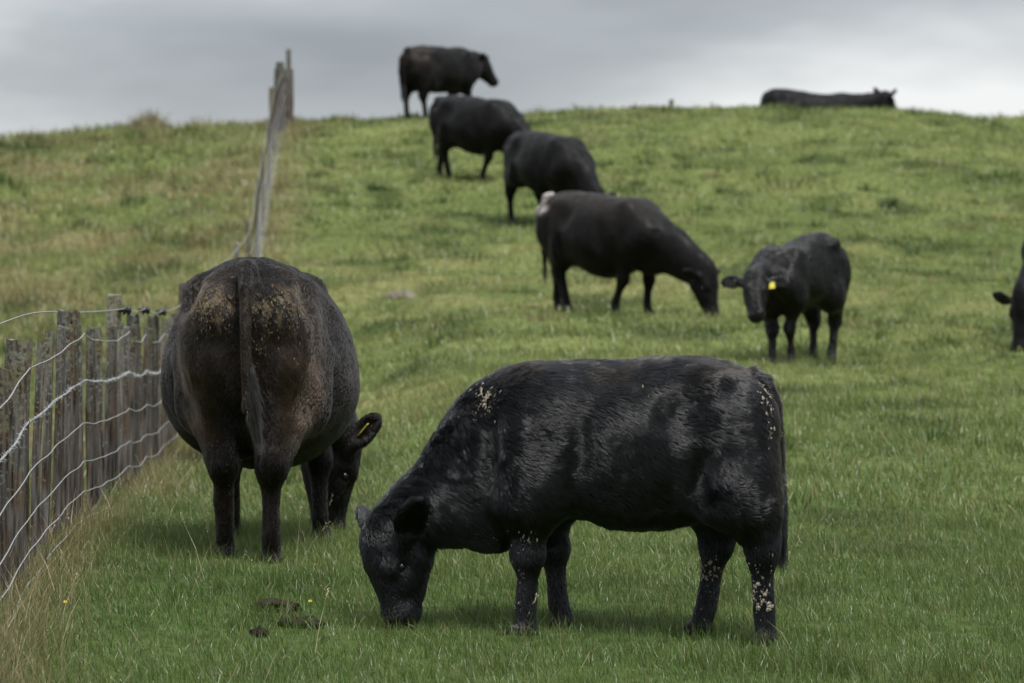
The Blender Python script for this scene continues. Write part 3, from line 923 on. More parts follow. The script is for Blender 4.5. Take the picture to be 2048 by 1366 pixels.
def len_heifer(V, N):
    H = A1["H"]
    L = .027 * np.ones(len(V))
    L *= 1 + .75 * sstep(.45, .75, V[:, 0]) + .45 * sstep(.75, .95, N[:, 2]) * sstep(.9, 1.0, V[:, 2])
    L *= 1 + .5 * sstep(-.5, -.8, N[:, 2]) * sstep(.35, .4, V[:, 2])
    L *= np.where(V[:, 2] < .42, .62, 1.0)
    hd = sstep(.88, .98, V[:, 0]) * sstep(.5, .4, V[:, 2])
    face = sstep(.16, .24, (V - H.p) @ H.h)
    return L * (1 - .45 * hd) * (1 - .62 * hd * face) * (1 - .45 * ear_mask(A1, V)[0])

grow_fur(A1, N_FUR, comb_heifer, len_heifer, .0005, clump=.5, nclump=max(200, N_FUR // 7), weight=lambda V, N: (V[:, 2] > .05) * 1.0, wild=lambda V, N: .62 * (1 - .6 * sstep(.48, .36, V[:, 2])), lift=lambda V, N: .20 + .12 * sstep(.4, .7, V[:, 0]) + .12 * sstep(.6, .95, N[:, 2]) + .14 * sstep(-.4, -.8, N[:, 2]) + .08 * sstep(.45, .35, V[:, 2]), shade=1.0)

def comb_rear(V, N):
    d = np.tile((-.55, 0, -.75), (len(V), 1))
    b = sstep(-.7, -.8, V[:, 0])
    d = d * (1 - b[:, None]) + np.stack([0 * V[:, 0], .35 * np.sign(V[:, 1]), -1 + 0 * V[:, 0]], 1) * b[:, None]
    leg = sstep(.6, .45, V[:, 2])
    return d * (1 - leg[:, None]) + np.array((-.1, 0, -1.0)) * leg[:, None]
grow_fur(A2, int(N_FUR * .85), comb_rear, lambda V, N: .014 + .006 * sstep(1.1, 1.25, V[:, 2]) + 0 * N[:, 0], 0.0006, clump=.45, nclump=max(200, N_FUR // 14), wild=.36, lift=.22,
         weight=lambda V, N: np.where(V[:, 0] < .1, 1.0, .6), shade=1.0, mat=M_fur_dull, vary=(.7, 1.25))
grow_fur(A4, N_FUR // 4, lambda V, N: np.tile((-.7, 0, -.6), (len(V), 1)), lambda V, N: .026 + 0 * V[:, 0], .0011, clump=.4, nclump=max(100, N_FUR // 60), wild=.4, lift=.25)

# tails
switch(A1, [(-.537, 0, .66), (-.54, .0, .58), (-.542, .0, .48)], 2400, .034, .22, (.005, .005, .006), .0014, droop=(-.03, .03, -1))
switch(A2, [(-.973, -.008, .90), (-.976, -.011, .80), (-.970, -.018, .66)], 3000, .026, .20, (.013, .0115, .0105), .0012, droop=(-.02, -.30, -1))
for A_, sc in ((A3, 1.0), (A6, .97), (A7, 1.0), (A4, .76)):
    switch(A_, np.array([(-.875, 0, .75), (-.865, .01, .50)]) * sc, 220, .03 * sc, .26 * sc, (.012, .011, .011), .004)

# mud and dung dried on the coats
def near(c, r, side=-2.0):
    c = np.array(c, float)
    return lambda V, N: np.exp(-((V - c) ** 2 / np.array(r, float) ** 2).sum(1)) * (N[:, 1] > side)
add_flakes(A1, [(60, near((.64, .2, .93), (.035, .2, .05), .1), (.002, .0075), 2.6), (26, near((.68, .2, .87), (.05, .2, .03), .1), (.002, .005), 2.2),
                (34, near((-.455, .1, .95), (.025, .14, .09)), (.003, .010), 1.3), (30, near((-.475, .07, .85), (.025, .14, .10)), (.003, .009), 1.3),
                (56, near((-.455, .15, .19), (.05, .1, .04), .1), (.003, .012), 1.2), (26, near((-.42, .15, .30), (.035, .1, .06), .1), (.002, .006), 1.8),
                (50, near((-.275, -.10, .26), (.05, .1, .045), .1), (.003, .009), 1.5), (14, near((-.26, -.10, .16), (.05, .1, .05), .1), (.002, .005), 1.4),
                (16, near((.485, .17, .40), (.03, .1, .03), .1), (.0015, .005), 2.4), (18, near((.50, .17, .30), (.03, .1, .07), .1), (.0015, .004), 2.2),
                (10, near((.50, .17, .15), (.04, .1, .08), .1), (.0015, .004), 2.0), (8, near((.60, .1, .40), (.04, .1, .03), .1), (.0015, .004), 1.5),
                (12, near((.02, .22, 1.0), (.18, .1, .05), .1), (.0015, .004), 2.8), (10, near((.36, .1, 1.06), (.10, .1, .03), .1), (.0015, .005), 1.5)], M_mud, "dried_mud")
add_flakes(A2, [(230, near((-.82, .14, 1.10), (.10, .075, .07)), (.0018, .0055), 2.4), (240, near((-.82, -.14, 1.10), (.10, .075, .075)), (.0018, .0055), 2.4),
                (70, near((-.84, -.06, 1.0), (.10, .05, .14)), (.002, .006), 1.8), (70, near((-.60, .30, 1.16), (.12, .06, .06)), (.0015, .005), 2.0),
                (30, near((-.60, -.1, .42), (.12, .12, .16)), (.0015, .004), 1.4), (30, near((-.60, .1, .42), (.12, .12, .16)), (.0015, .004), 1.4)], M_dung, "dried_dung", off=.007)
# ------------------------------------------------------------------ ground
def mat_ground():
    m, n, l, out = new_mat("pasture_soil")
    b = n.new("ShaderNodeBsdfPrincipled"); b.inputs["Roughness"].default_value = .95; b.inputs["Specular IOR Level"].default_value = .1
    a = attr_node(n)
    tc = n.new("ShaderNodeTexCoord")
    t = n.new("ShaderNodeTexNoise"); t.inputs["Scale"].default_value = 9.0; t.inputs["Detail"].default_value = 8.0; t.inputs["Roughness"].default_value = .65
    l.new(tc.outputs["Object"], t.inputs["Vector"])
    r = n.new("ShaderNodeMapRange"); r.inputs["From Min"].default_value = .3; r.inputs["From Max"].default_value = .7
    r.inputs["To Min"].default_value = .5; r.inputs["To Max"].default_value = 1.4
    l.new(t.outputs["Fac"], r.inputs["Value"])
    mx = n.new("ShaderNodeMix"); mx.data_type = 'RGBA'; mx.blend_type = 'MULTIPLY'; mx.inputs["Factor"].default_value = 1.0
    l.new(a.outputs["Color"], mx.inputs["A"]); l.new(r.outputs[0], mx.inputs["B"])
    l.new(mx.outputs["Result"], b.inputs["Base Color"])
    bp = n.new("ShaderNodeBump"); bp.inputs["Strength"].default_value = .6; bp.inputs["Distance"].default_value = .04
    l.new(t.outputs["Fac"], bp.inputs["Height"]); l.new(bp.outputs[0], b.inputs["Normal"])
    l.new(b.outputs[0], out.inputs["Surface"])
    return m

def sward(X, D):
    """colour of the grass at a place: green, yellow-green, dry"""
    X = np.asarray(X, float); D = np.asarray(D, float)
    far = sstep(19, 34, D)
    n1 = noise2(X, D, .45, 3, 101); n2 = noise2(X, D, 1.6, 2, 103); n3 = noise2(X, D, .16, 2, 107)
    left = sstep(.25, -.25, X - fence_x(np.clip(D, 14, 80)))
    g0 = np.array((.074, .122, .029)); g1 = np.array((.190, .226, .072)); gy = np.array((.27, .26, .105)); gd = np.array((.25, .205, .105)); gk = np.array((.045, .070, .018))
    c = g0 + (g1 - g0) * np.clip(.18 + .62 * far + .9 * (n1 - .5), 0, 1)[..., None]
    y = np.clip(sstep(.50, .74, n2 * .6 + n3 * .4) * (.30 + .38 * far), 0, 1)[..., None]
    c = c * (1 - y) + gy * y
    k = (sstep(.56, .72, noise2(X, D, 1.1, 2, 111)) * (.5 + .3 * far))[..., None]
    c = c * (1 - k) + gk * k
    fl = np.clip(left * (.08 + .75 * sstep(.42, .68, noise2(X, D, .7, 3, 113))), 0, .85)
    strip = np.exp(-((X - fence_x(np.clip(D, 14, 80)) - .08) / (.06 + .007 * D)) ** 2) * (.10 + .65 * noise2(X, D, 1.1, 2, 117))
    dry = np.clip(np.maximum(fl * .75, strip), 0, .9)[..., None]
    c = c * (1 - dry) + gd * dry
    return c, left, strip

ds = np.unique(np.concatenate([np.linspace(-60, 10, 12), np.linspace(10, 24, 113), np.linspace(24, 92, 280), np.linspace(92, 240, 26)]))
xs = np.unique(np.concatenate([-np.geomspace(16, 320, 16), np.linspace(-16, 16, 161), np.geomspace(16, 320, 16)]))
XX, DD = np.meshgrid(xs, ds)
GV = np.stack([XX.ravel(), DD.ravel(), zg(XX.ravel(), np.maximum(DD.ravel(), 2))], 1)
ii = np.arange(len(GV)).reshape(len(ds), len(xs))
GF = np.stack([ii[:-1, :-1], ii[:-1, 1:], ii[1:, 1:], ii[1:, :-1]], -1).reshape(-1, 4)
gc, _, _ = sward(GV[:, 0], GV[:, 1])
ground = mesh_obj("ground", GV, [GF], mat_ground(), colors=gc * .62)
set_props(ground, kind="structure")

# ------------------------------------------------------------------ fence
def mat_wood():
    m, n, l, out = new_mat("weathered_wood")
    b = n.new("ShaderNodeBsdfPrincipled"); b.inputs["Roughness"].default_value = .9; b.inputs["Specular IOR Level"].default_value = .2
    tc = n.new("ShaderNodeTexCoord"); oi = n.new("ShaderNodeObjectInfo")
    off = n.new("ShaderNodeVectorMath"); off.operation = 'ADD'
    cmb = n.new("ShaderNodeCombineXYZ")
    mm = n.new("ShaderNodeMath"); mm.operation = 'MULTIPLY'; mm.inputs[1].default_value = 37.0
    l.new(oi.outputs["Random"], mm.inputs[0])
    for k in "XYZ": l.new(mm.outputs[0], cmb.inputs[k])
    l.new(tc.outputs["Object"], off.inputs[0]); l.new(cmb.outputs[0], off.inputs[1])
    mp = n.new("ShaderNodeMapping"); mp.inputs["Scale"].default_value = (70, 70, 5)
    l.new(off.outputs[0], mp.inputs["Vector"])
    g = n.new("ShaderNodeTexNoise"); g.inputs["Scale"].default_value = 1; g.inputs["Detail"].default_value = 5
    l.new(mp.outputs[0], g.inputs["Vector"])
    gr = n.new("ShaderNodeValToRGB")
    gr.color_ramp.elements[0].position = .3; gr.color_ramp.elements[0].color = (.012, .010, .009, 1)
    gr.color_ramp.elements[1].position = .72; gr.color_ramp.elements[1].color = (.18, .162, .145, 1)
    l.new(g.outputs["Fac"], gr.inputs["Fac"])
    # reddish brown weathering patches
    p = n.new("ShaderNodeTexNoise"); p.inputs["Scale"].default_value = 5.0; p.inputs["Detail"].default_value = 4
    l.new(off.outputs[0], p.inputs["Vector"])
    pr = n.new("ShaderNodeMapRange"); pr.inputs["From Min"].default_value = .48; pr.inputs["From Max"].default_value = .62
    l.new(p.outputs["Fac"], pr.inputs["Value"])
    m1 = n.new("ShaderNodeMix"); m1.data_type = 'RGBA'
    br = n.new("ShaderNodeMix"); br.data_type = 'RGBA'; br.blend_type = 'MULTIPLY'; br.inputs["Factor"].default_value = 1
    br.inputs["B"].default_value = (.90, .70, .58, 1)
    l.new(gr.outputs["Color"], br.inputs["A"])
    l.new(pr.outputs[0], m1.inputs["Factor"]); l.new(gr.outputs["Color"], m1.inputs["A"]); l.new(br.outputs["Result"], m1.inputs["B"])
    # lichen, mostly towards the top
    q = n.new("ShaderNodeTexNoise"); q.inputs["Scale"].default_value = 55; q.inputs["Detail"].default_value = 6; q.inputs["Roughness"].default_value = .65
    l.new(off.outputs[0], q.inputs["Vector"])
    sx = n.new("ShaderNodeSeparateXYZ"); l.new(tc.outputs["Object"], sx.inputs[0])
    hz = n.new("ShaderNodeMapRange"); hz.inputs["From Min"].default_value = .1; hz.inputs["From Max"].default_value = 1.05
    hz.inputs["To Min"].default_value = -.08; hz.inputs["To Max"].default_value = .12
    l.new(sx.outputs["Z"], hz.inputs["Value"])
    ad = n.new("ShaderNodeMath"); ad.operation = 'ADD'; l.new(q.outputs["Fac"], ad.inputs[0]); l.new(hz.outputs[0], ad.inputs[1])
    lr = n.new("ShaderNodeMapRange"); lr.inputs["From Min"].default_value = .565; lr.inputs["From Max"].default_value = .65
    l.new(ad.outputs[0], lr.inputs["Value"])
    lc = n.new("ShaderNodeValToRGB")
    lc.color_ramp.elements[0].position = .42; lc.color_ramp.elements[0].color = (.18, .18, .155, 1)
    lc.color_ramp.elements[1].position = .6; lc.color_ramp.elements[1].color = (.145, .145, .08, 1)
    l.new(p.outputs["Fac"], lc.inputs["Fac"])
    m2 = n.new("ShaderNodeMix"); m2.data_type = 'RGBA'
    l.new(lr.outputs[0], m2.inputs["Factor"]); l.new(m1.outputs["Result"], m2.inputs["A"]); l.new(lc.outputs["Color"], m2.inputs["B"])
    vr = n.new("ShaderNodeMapRange"); vr.inputs["To Min"].default_value = .5; vr.inputs["To Max"].default_value = 1.15
    l.new(oi.outputs["Random"], vr.inputs["Value"])
    m3 = n.new("ShaderNodeMix"); m3.data_type = 'RGBA'; m3.blend_type = 'MULTIPLY'; m3.inputs["Factor"].default_value = 1
    l.new(m2.outputs["Result"], m3.inputs["A"]); l.new(vr.outputs[0], m3.inputs["B"])
    l.new(m3.outputs["Result"], b.inputs["Base Color"])
    bp = n.new("ShaderNodeBump"); bp.inputs["Strength"].default_value = .7; bp.inputs["Distance"].default_value = .006
    l.new(g.outputs["Fac"], bp.inputs["Height"]); l.new(bp.outputs[0], b.inputs["Normal"])
    l.new(b.outputs[0], out.inputs["Surface"])
    return m
M_wood = mat_wood()
M_wire = mat_plain("galvanised_wire", (.40, .41, .42), rough=.5, spec=.4, metal=.35, noise=(.24, .24, .235), scale=40)
M_ins = mat_plain("black_plastic", (.012, .012, .013), rough=.35)

def stake(w, d, h, seed, sides=4, rings=6):
    r = np.random.default_rng(seed)
    V = []; F = []
    zs = np.linspace(-.12, h, rings)
    bow = r.normal(0, .006, 2)
    for i, z in enumerate(zs):
        t = z / h
        for k in range(sides):
            if sides == 4:
                sx, sy = [(-1, -1), (1, -1), (1, 1), (-1, 1)][k]
                x, y = sx * w / 2, sy * d / 2
            else:
                a = 2 * math.pi * k / sides; x, y = math.cos(a) * w / 2, math.sin(a) * d / 2
            top = (i == rings - 1)
            V.append((x * r.uniform(.88, 1.06) + bow[0] * math.sin(t * 3), y * r.uniform(.88, 1.06) + bow[1] * math.sin(t * 3), z + (r.uniform(-.022, .008) if top else 0)))
    for i in range(rings - 1):
        for k in range(sides):
            F.append((i * sides + k, i * sides + (k + 1) % sides, (i + 1) * sides + (k + 1) % sides, (i + 1) * sides + k))
    b = (rings - 1) * sides
    V.append(tuple(np.mean(V[b:b + sides], 0) + np.array((0, 0, r.uniform(0, .008)))))
    T = [(b + k, b + (k + 1) % sides, len(V) - 1) for k in range(sides)]
    return np.array(V), np.array(F), np.array(T)

def tube(path, r, n=5):
    path = np.array(path, float); r = np.broadcast_to(np.asarray(r, float), (len(path),))
    T = nrm(np.gradient(path, axis=0)); up = np.array((0, 0, 1.0))
    S = nrm(np.cross(T, up) + 1e-6); U = np.cross(S, T)
    V = np.concatenate([path[:, None] + r[:, None, None] * (S[:, None] * np.cos(a)[None, :, None] + U[:, None] * np.sin(a)[None, :, None]) for a in [np.linspace(0, 2 * np.pi, n + 1)[:-1]]], 1)
    i = np.arange(len(path) * n).reshape(len(path), n); j = np.roll(i, -1, 1)
    return V.reshape(-1, 3), np.stack([i[:-1], j[:-1], j[1:], i[1:]], -1).reshape(-1, 4)

fx0, fd0 = float(fence_x(17.4)), 17.4
fz0 = float(zg(fx0, fd0))
fence = root("wire_fence", (fx0, fd0, fz0), 0, label="weathered wooden batten and wire fence running up the hill past the cow seen from behind", cat="fence")
F0 = np.array((fx0, fd0, fz0))
bat_m = []
for k in range(6):
    v, q, t = stake(.037, .036, .985, 40 + k)
    bat_m.append(mesh_data("batten", v, [q, t], M_wood, smooth=False))
thin_m = []
for k in range(2):
    v, q, t = stake(.032, .04, .985, 50 + k)
    thin_m.append(mesh_data("batten", v, [q, t], M_wood, smooth=False))
post_m = []
for k, (w, h, sd) in enumerate([(.115, 1.04, 8), (.082, 1.05, 8), (.085, 1.14, 4), (.052, 1.05, 8)]):
    v, q, t = stake(w * .95, w, h, 60 + k, sd, 7)
    post_m.append(mesh_data("post", v, [q, t], M_wood, smooth=False))
POSTS = [(17.35, 0, 0), (20.25, 0, 0), (23.7, 2, 1), (25.9, 1, 1), (28.6, 1, 1), (33.2, 2, 1), (38.0, 1, 0), (42.5, 3, 0), (47.5, 3, 0), (52.5, 3, 0), (57.5, 3, 0), (62.5, 3, 0), (67, 2, 0)]
def place(me, name, D, dx=0.0, lean=(0, 0), rz=0.0, dz=0.0):
    o = bpy.data.objects.new(name, me); o.parent = fence
    X = float(fence_x(D)) + dx
    o.location = Vector((X, D, float(zbase(X, D)) + dz)) - Vector(F0)
    o.rotation_euler = (lean[0], lean[1], rz)
    col.objects.link(o)
    return o
def knob(parent, loc):
    """electric fence insulator: bracket, stem and grooved knob"""
    V = []; F = []; b = 0
    prof = [(0, -.035), (.012, -.035), (.012, -.012), (.026, -.010), (.028, .0), (.017, .006), (.017, .012), (.028, .018), (.026, .030), (.012, .036), (0, .037)]
    for r_, z_ in prof:
        for k in range(10):
            a = 2 * math.pi * k / 10
            V.append((z_ + .03, r_ * math.cos(a), r_ * math.sin(a)))
    for i in range(len(prof) - 1):
        for k in range(10):
            F.append((i * 10 + k, i * 10 + (k + 1) % 10, (i + 1) * 10 + (k + 1) % 10, (i + 1) * 10 + k))
    o = mesh_obj("insulator", np.array(V) + np.array(loc), [np.array(F)], M_ins, parent)
    return o
post_objs = []
for D, k, ins in POSTS:
    o = place(post_m[k], "post", D, rng.normal(0, .008) + (-.03 if k == 2 else 0), (rng.normal(0, .012), rng.normal(0, .012)), rng.uniform(-.3, .3))
    post_objs.append((D, o, k))
    if ins: knob(o, (.03, -.05, [1.02, 1.075, 1.05, 1.2][k]))
bD = []
D = 16.35
while D < 72.5:
    if min(abs(D - p[0]) for p in POSTS) >  .13: bD.append(D)
    D += rng.uniform(.44, .56) if D < 23 else rng.uniform(.48, .62) if D < 34 else rng.uniform(2.6, 3.4)
bD = [D for D in bD if D < 40]
_all = sorted(bD + [p[0] for p in POSTS])
bD += [(a + b) / 2 for a, b in zip(_all[:-1], _all[1:]) if b - a > (.60 if b < 24 else .66) and b < 34]
for D in bD:
    place(bat_m[rng.integers(6)] if D < 36 else thin_m[rng.integers(2)], "batten", D, .012 + rng.normal(0, .008), (rng.normal(0, .022), rng.normal(0, .018)), rng.uniform(-.25, .25), rng.normal(-.01, .02))

# wires: kinked where they are stapled to the posts, clipped to every batten
stops = sorted([15.2] + [p[0] for p in POSTS] + bD + [73.4])
postD = [p[0] for p in POSTS]
def wire_path(hh, sag, wob):
    pts = []
    for a, b in zip(stops[:-1], stops[1:]):
        for t in np.linspace(0, 1, 4)[:-1]:
            D = a + (b - a) * t
            # sag between the posts either side
            lo = max([p for p in postD if p <= D], default=14.0); hi = min([p for p in postD if p > D], default=74.0)
            u = (D - lo) / (hi - lo)
            X = float(fence_x(D)) + .074 + .004 * math.sin(D * 5 + hh * 9)
            z = float(zbase(X, D)) + hh - sag * 4 * u * (1 - u) + wob * math.sin(D * 7.3 + hh * 31) + wob * .7 * math.sin(D * 3.1 + hh * 17)
            pts.append((X, D, z))
    X = float(fence_x(73.4)); pts.append((X, 73.4, float(zg(X, 73.4)) + hh * .9))
    return np.array(pts)
for hh, sag, r_ in ((.055, .02, .0025), (.185, .025, .0025), (.325, .025, .0025), (.505, .025, .0026), (.93, .05, .0028)):
    wp = wire_path(hh, sag, .0022)
    v, q = tube(wp - F0, r_ * (1 + .35 * sstep(34, 50, wp[:, 1])))
    mesh_obj("wire", v, [q], M_wire, fence)
# twisted barbed strand
P0 = wire_path(.71, .03, .002)
s_ = np.concatenate([[0], np.cumsum(np.linalg.norm(np.diff(P0, axis=0), axis=1))])
ss = np.arange(0, s_[-1], .022)
Pd = np.stack([np.interp(ss, s_, P0[:, k]) for k in range(3)], 1)
VV = []; FF = []; nb = 0
for ph in (0, math.pi):
    tw = np.stack([np.cos(ss * 95 + ph) * .0034, 0 * ss, np.sin(ss * 95 + ph) * .0034], 1)
    v, q = tube(Pd + tw - F0, .0027, 4); VV.append(v); FF.append(q + nb); nb += len(v)
mesh_obj("wire", np.concatenate(VV), [np.concatenate(FF)], M_wire, fence, label="thick twisted strand of barbed wire")
bv = []; bq = []; nb = 0
for s0 in np.arange(.05, min(s_[-1], 22), .11):
    p = np.array([np.interp(s0, s_, P0[:, k]) for k in range(3)]) - F0
    for k in range(4):
        a = rng.uniform(0, 6.28); d = np.array((math.cos(a), rng.uniform(-.4, .4), math.sin(a))) * .017
        v, q = tube(np.array([p - d * .3, p + d * .4, p + d]), np.array((.0022, .002, .0006)), 3); bv.append(v); bq.append(q + nb); nb += len(v)
set_props(mesh_obj("barb", np.concatenate(bv), [np.concatenate(bq)], M_wire, fence), kind="stuff")
# electric top wire on the insulators, behind the battens
ez = [(15.0, -.10, 1.16), (17.35, -.09, 1.085), (20.25, -.07, 1.03), (23.7, .05, 1.06), (25.9, .065, 1.085), (28.6, .065, 1.085), (33.2, .05, 1.06), (38, .03, 1.05), (48, .02, 1.05), (57.5, .02, 1.05), (66.8, .02, 1.1), (73.3, .05, 1.05)]
pts = []
for (a, xa, za), (b, xb, zb) in zip(ez[:-1], ez[1:]):
    for t in np.linspace(0, 1, 7)[:-1]:
        D = a + (b - a) * t; X = float(fence_x(D)) + xa + (xb - xa) * t
        pts.append((X, D, float(zbase(X, D)) + za + (zb - za) * t - .015 * 4 * t * (1 - t)))
v, q = tube(np.array(pts) - F0, .0032)
mesh_obj("wire", v, [q], M_wire, fence, label="electric wire running over black insulators")
# strainer assembly on the crest: two stout posts with a tall one carrying an insulator
v, q, t = stake(.30, .26, 1.02, 91, 8, 8)
sp = place(mesh_data("post", v, [q, t], M_wood, smooth=False), "post", 74.3, .02, (.0, -.01)); sp["label"] = "thick strainer post on the crest"
v, q, t = stake(.16, .16, 1.08, 92, 8, 7)
place(mesh_data("post", v, [q, t], M_wood, smooth=False), "post", 73.0, -.06, (0, .01))
v, q, t = stake(.15, .14, 1.22, 93, 8, 7)
o = place(mesh_data("post", v, [q, t], M_wood, smooth=False), "post", 71.8, -.03, (0, .012))
v, q, t = stake(.085, .08, 1.36, 94, 8, 7)
o = place(mesh_data("post", v, [q, t], M_wood, smooth=False), "post", 74.9, .06, (0, 0)); knob(o, (-.03, 0, 1.33)); o["label"] = "slender tall post with an insulator on top"

# ------------------------------------------------------------------ small things in the grass
def lump(name, loc, r, mat, seed, amp=.35, freq=2.2, flat=.5, n=14, **kw):
    u, t = np.meshgrid(np.linspace(0, 2 * np.pi, 2 * n + 1)[:-1], np.linspace(.05, np.pi - .05, n))
    P = np.stack([np.sin(t) * np.cos(u), np.sin(t) * np.sin(u), np.cos(t)], -1).reshape(-1, 3)
    k = 1 + amp * 2 * (fbm(P + seed, freq, 4, seed) - .5)
    P = P * k[:, None] * np.array(r)
    m = 2 * n
    q = [(i * m + j, (i + 1) * m + j, (i + 1) * m + (j + 1) % m, i * m + (j + 1) % m) for i in range(n - 1) for j in range(m)]
    o = mesh_obj(name, P, [np.array(q), ], mat)
    o.location = loc
    return set_props(o, **kw)
M_pat = mat_plain("cow_pat", (.010, .0085, .006), rough=.95, spec=.1, noise=(.034, .028, .018), scale=38, bump=.6, detail=8)
M_rock = mat_plain("lichen_rock", (.085, .07, .06), rough=.95, noise=(.20, .165, .14), scale=7, bump=.5, detail=8)
def gp(px, D, dz=0.0):
    X = at(px, D)
    return (X, D, float(zg(X, D)) + dz)
lump("stone", gp(806, 48.6, -.02), (.23, .16, .14), M_rock, 3, .35, 1.6, label="flat pinkish grey stone lying in the grass on the slope", cat="stone")
for k, (px, D, r_, lab) in enumerate([(548, 17.25, (.10, .08, .035), "dark crumbly cow pat in the grass, furthest up of the three"),
                                     (603, 16.85, (.09, .07, .03), "dark cow pat beside the brown straw, widest of the three"),
                                     (517, 16.5, (.035, .03, .032), "small dark clod of dung, lowest of the three")]):
    lump("cow_pat", gp(px, D, .008), r_, M_pat, 20 + k, .6, 3.2, n=16, label=lab, cat="cow pat", group="cow pats in the near grass")
for px, D, top, w, lab in ((1343, 84.0, 199, .10, "short lone post standing on the skyline left of the lying cow"), (1304, 84.5, 212, .09, "lower, fainter post tip on the skyline near the lone post")):
    X = at(px, D); zt = CZ + (683 - top) / FPX * D; z0 = float(zg(X, D)) - .1
    v, q, t = stake(w, w, zt - z0, int(px), 8, 5)
    o = mesh_obj("fence_post", v, [q, t], M_wood, smooth=False); o.location = (X, D, z0)
    set_props(o, label=lab, cat="post", group="posts on the skyline")

# ------------------------------------------------------------------ grass
def blades(X, D, h, w, lean, az, c, tipc=None, curl=.45, zoff=-.01):
    n = len(X)
    z = zg(X, D) + zoff
    B = np.stack([X, D, z], 1)
    dirv = np.stack([np.cos(az), np.sin(az), 0 * az], 1)
    fa = rng.uniform(0, np.pi, n); side = np.stack([np.cos(fa), np.sin(fa), 0 * fa], 1) * (w / 2)[:, None]
    up = np.array((0, 0, 1.0))
    m = B + up * (h * .55)[:, None] + dirv * (h * lean * curl)[:, None]
    tip = B + up * (h * np.sqrt(np.clip(1 - .35 * lean ** 2, .25, 1)))[:, None] + dirv * (h * lean)[:, None]
    V = np.stack([B - side, B + side, m + side * .75, m - side * .75, tip], 1).reshape(-1, 3)
    k = np.arange(n)[:, None] * 5
    Q = k + np.array((0, 1, 2, 3)); T = k + np.array((3, 2, 4))
    tc = c if tipc is None else tipc
    C = np.stack([c, c, c * .6 + tc * .4, c * .6 + tc * .4, tc], 1).reshape(-1, 3)
    return V, Q, T, C

def scatter(n, d0, d1, marg):
    """n points over the ground the camera sees between two depths, with a margin either side"""
    D = rng.uniform(d0, d1, int(n * 1.6)); W = .122 * D + marg
    keep = rng.random(len(D)) < W / (.122 * d1 + marg)
    D = D[keep][:n]; W = W[keep][:n]
    return rng.uniform(-1, 1, len(D)) * W, D

parts = []
for n, d0, d1, marg, h0, w0 in ((int(265000 * G), 13.2, 22.5, 1.7, .064, .0032), (int(150000 * G), 22.5, 36, 1.6, .075, .0065), (int(120000 * G), 36, 58, 2.0, .085, .012), (int(100000 * G), 58, 83, 2.5, .095, .017)):
    X, D = scatter(n, d0, d1, marg)
    cl = noise2(X, D, 3.2, 2, 201); big = noise2(X, D, .8, 2, 205)
    keep = rng.random(len(X)) < .68 + .9 * cl
    X, D, cl, big = X[keep], D[keep], cl[keep], big[keep]
    c, left, strip = sward(X, D)
    tuft = sstep(.58, .78, noise2(X, D, 2.1, 2, 209)) * sstep(.45, .6, big)
    h = h0 * rng.uniform(.55, 1.35, len(X)) * (.3 + 1.1 * cl) * (1 + 1.0 * tuft + .6 * left + .8 * strip)
    w = w0 * rng.uniform(.7, 1.3, len(X))
    lean = np.clip(rng.gamma(2.2, .26, len(X)), .05, 1.25)
    az = rng.uniform(0, 2 * np.pi, len(X)) * .75 + .6
    c = c * rng.uniform(.72, 1.28, (len(X), 1)) * (1 + rng.normal(0, .07, (len(X), 3)))
    dk = (tuft * .35)[:, None]; c = c * (1 - dk) + np.array((.05, .088, .018)) * dk
    st = rng.random(len(X)) < (.022 + .10 * strip + .04 * left)
    c[st] = np.array((.25, .205, .11)) * rng.uniform(.7, 1.2, (st.sum(), 1))
    parts.append(blades(X, D, h, w, lean, az, np.clip(c, .005, .6), np.clip(c * 1.18 + np.array((.012, .006, 0)), .005, .7)))
# grass standing round the hooves and muzzles
for A_, n_, hh_, ww_ in ((A1, 420, .095, .0034), (A2, 380, .10, .0040), (A3, 200, .11, .012), (A4, 200, .11, .008), (A6, 120, .12, .017), (A9, 120, .11, .009)):
    low = A_["V"][A_["Vr"][:, 2] < .035]
    p = low[rng.integers(0, len(low), n_)]
    R_ = A_["root"].rotation_euler[2]; ca_, sa_ = math.cos(R_), math.sin(R_); L_ = A_["root"].location
    X = L_[0] + ca_ * p[:, 0] - sa_ * p[:, 1] + rng.normal(0, .035, n_); D = L_[1] + sa_ * p[:, 0] + ca_ * p[:, 1] + rng.normal(0, .045, n_)
    c, _, _ = sward(X, D)
    parts.append(blades(X, D, hh_ * rng.uniform(.5, 1.3, n_), ww_ * rng.uniform(.7, 1.3, n_), np.clip(rng.gamma(2.2, .22, n_), .05, 1.1), rng.uniform(0, 6.28, n_), np.clip(c * rng.uniform(.7, 1.25, (n_, 1)), .005, .6)))
# tussocks: clumps of longer grass that break up the sward
nT = int(1400 * G)
Xt, Dt = scatter(nT, 18, 82, 2.0)
leftT = Xt < fence_x(np.clip(Dt, 14, 80))
kp = (rng.random(len(Xt)) < np.where(leftT, 1.0, .5)) & (Dt > np.where(leftT, 18, 24)); Xt, Dt, leftT = Xt[kp], Dt[kp], leftT[kp]
mB = np.where(Dt < 36, 90, 55); idx = np.repeat(np.arange(len(Xt)), mB)
rT = rng.uniform(.08, .26, len(Xt)) * np.where(leftT, 1.35, 1.0)
a_ = rng.uniform(0, 2 * np.pi, len(idx)); q_ = np.sqrt(rng.random(len(idx)))
X = Xt[idx] + np.cos(a_) * q_ * rT[idx] * 1.5; D = Dt[idx] + np.sin(a_) * q_ * rT[idx]
hT = rng.uniform(.09, .20, len(Xt)) * np.where(leftT, 1.4, 1.0)
h = hT[idx] * (1.1 - .6 * q_) * rng.uniform(.6, 1.2, len(idx))
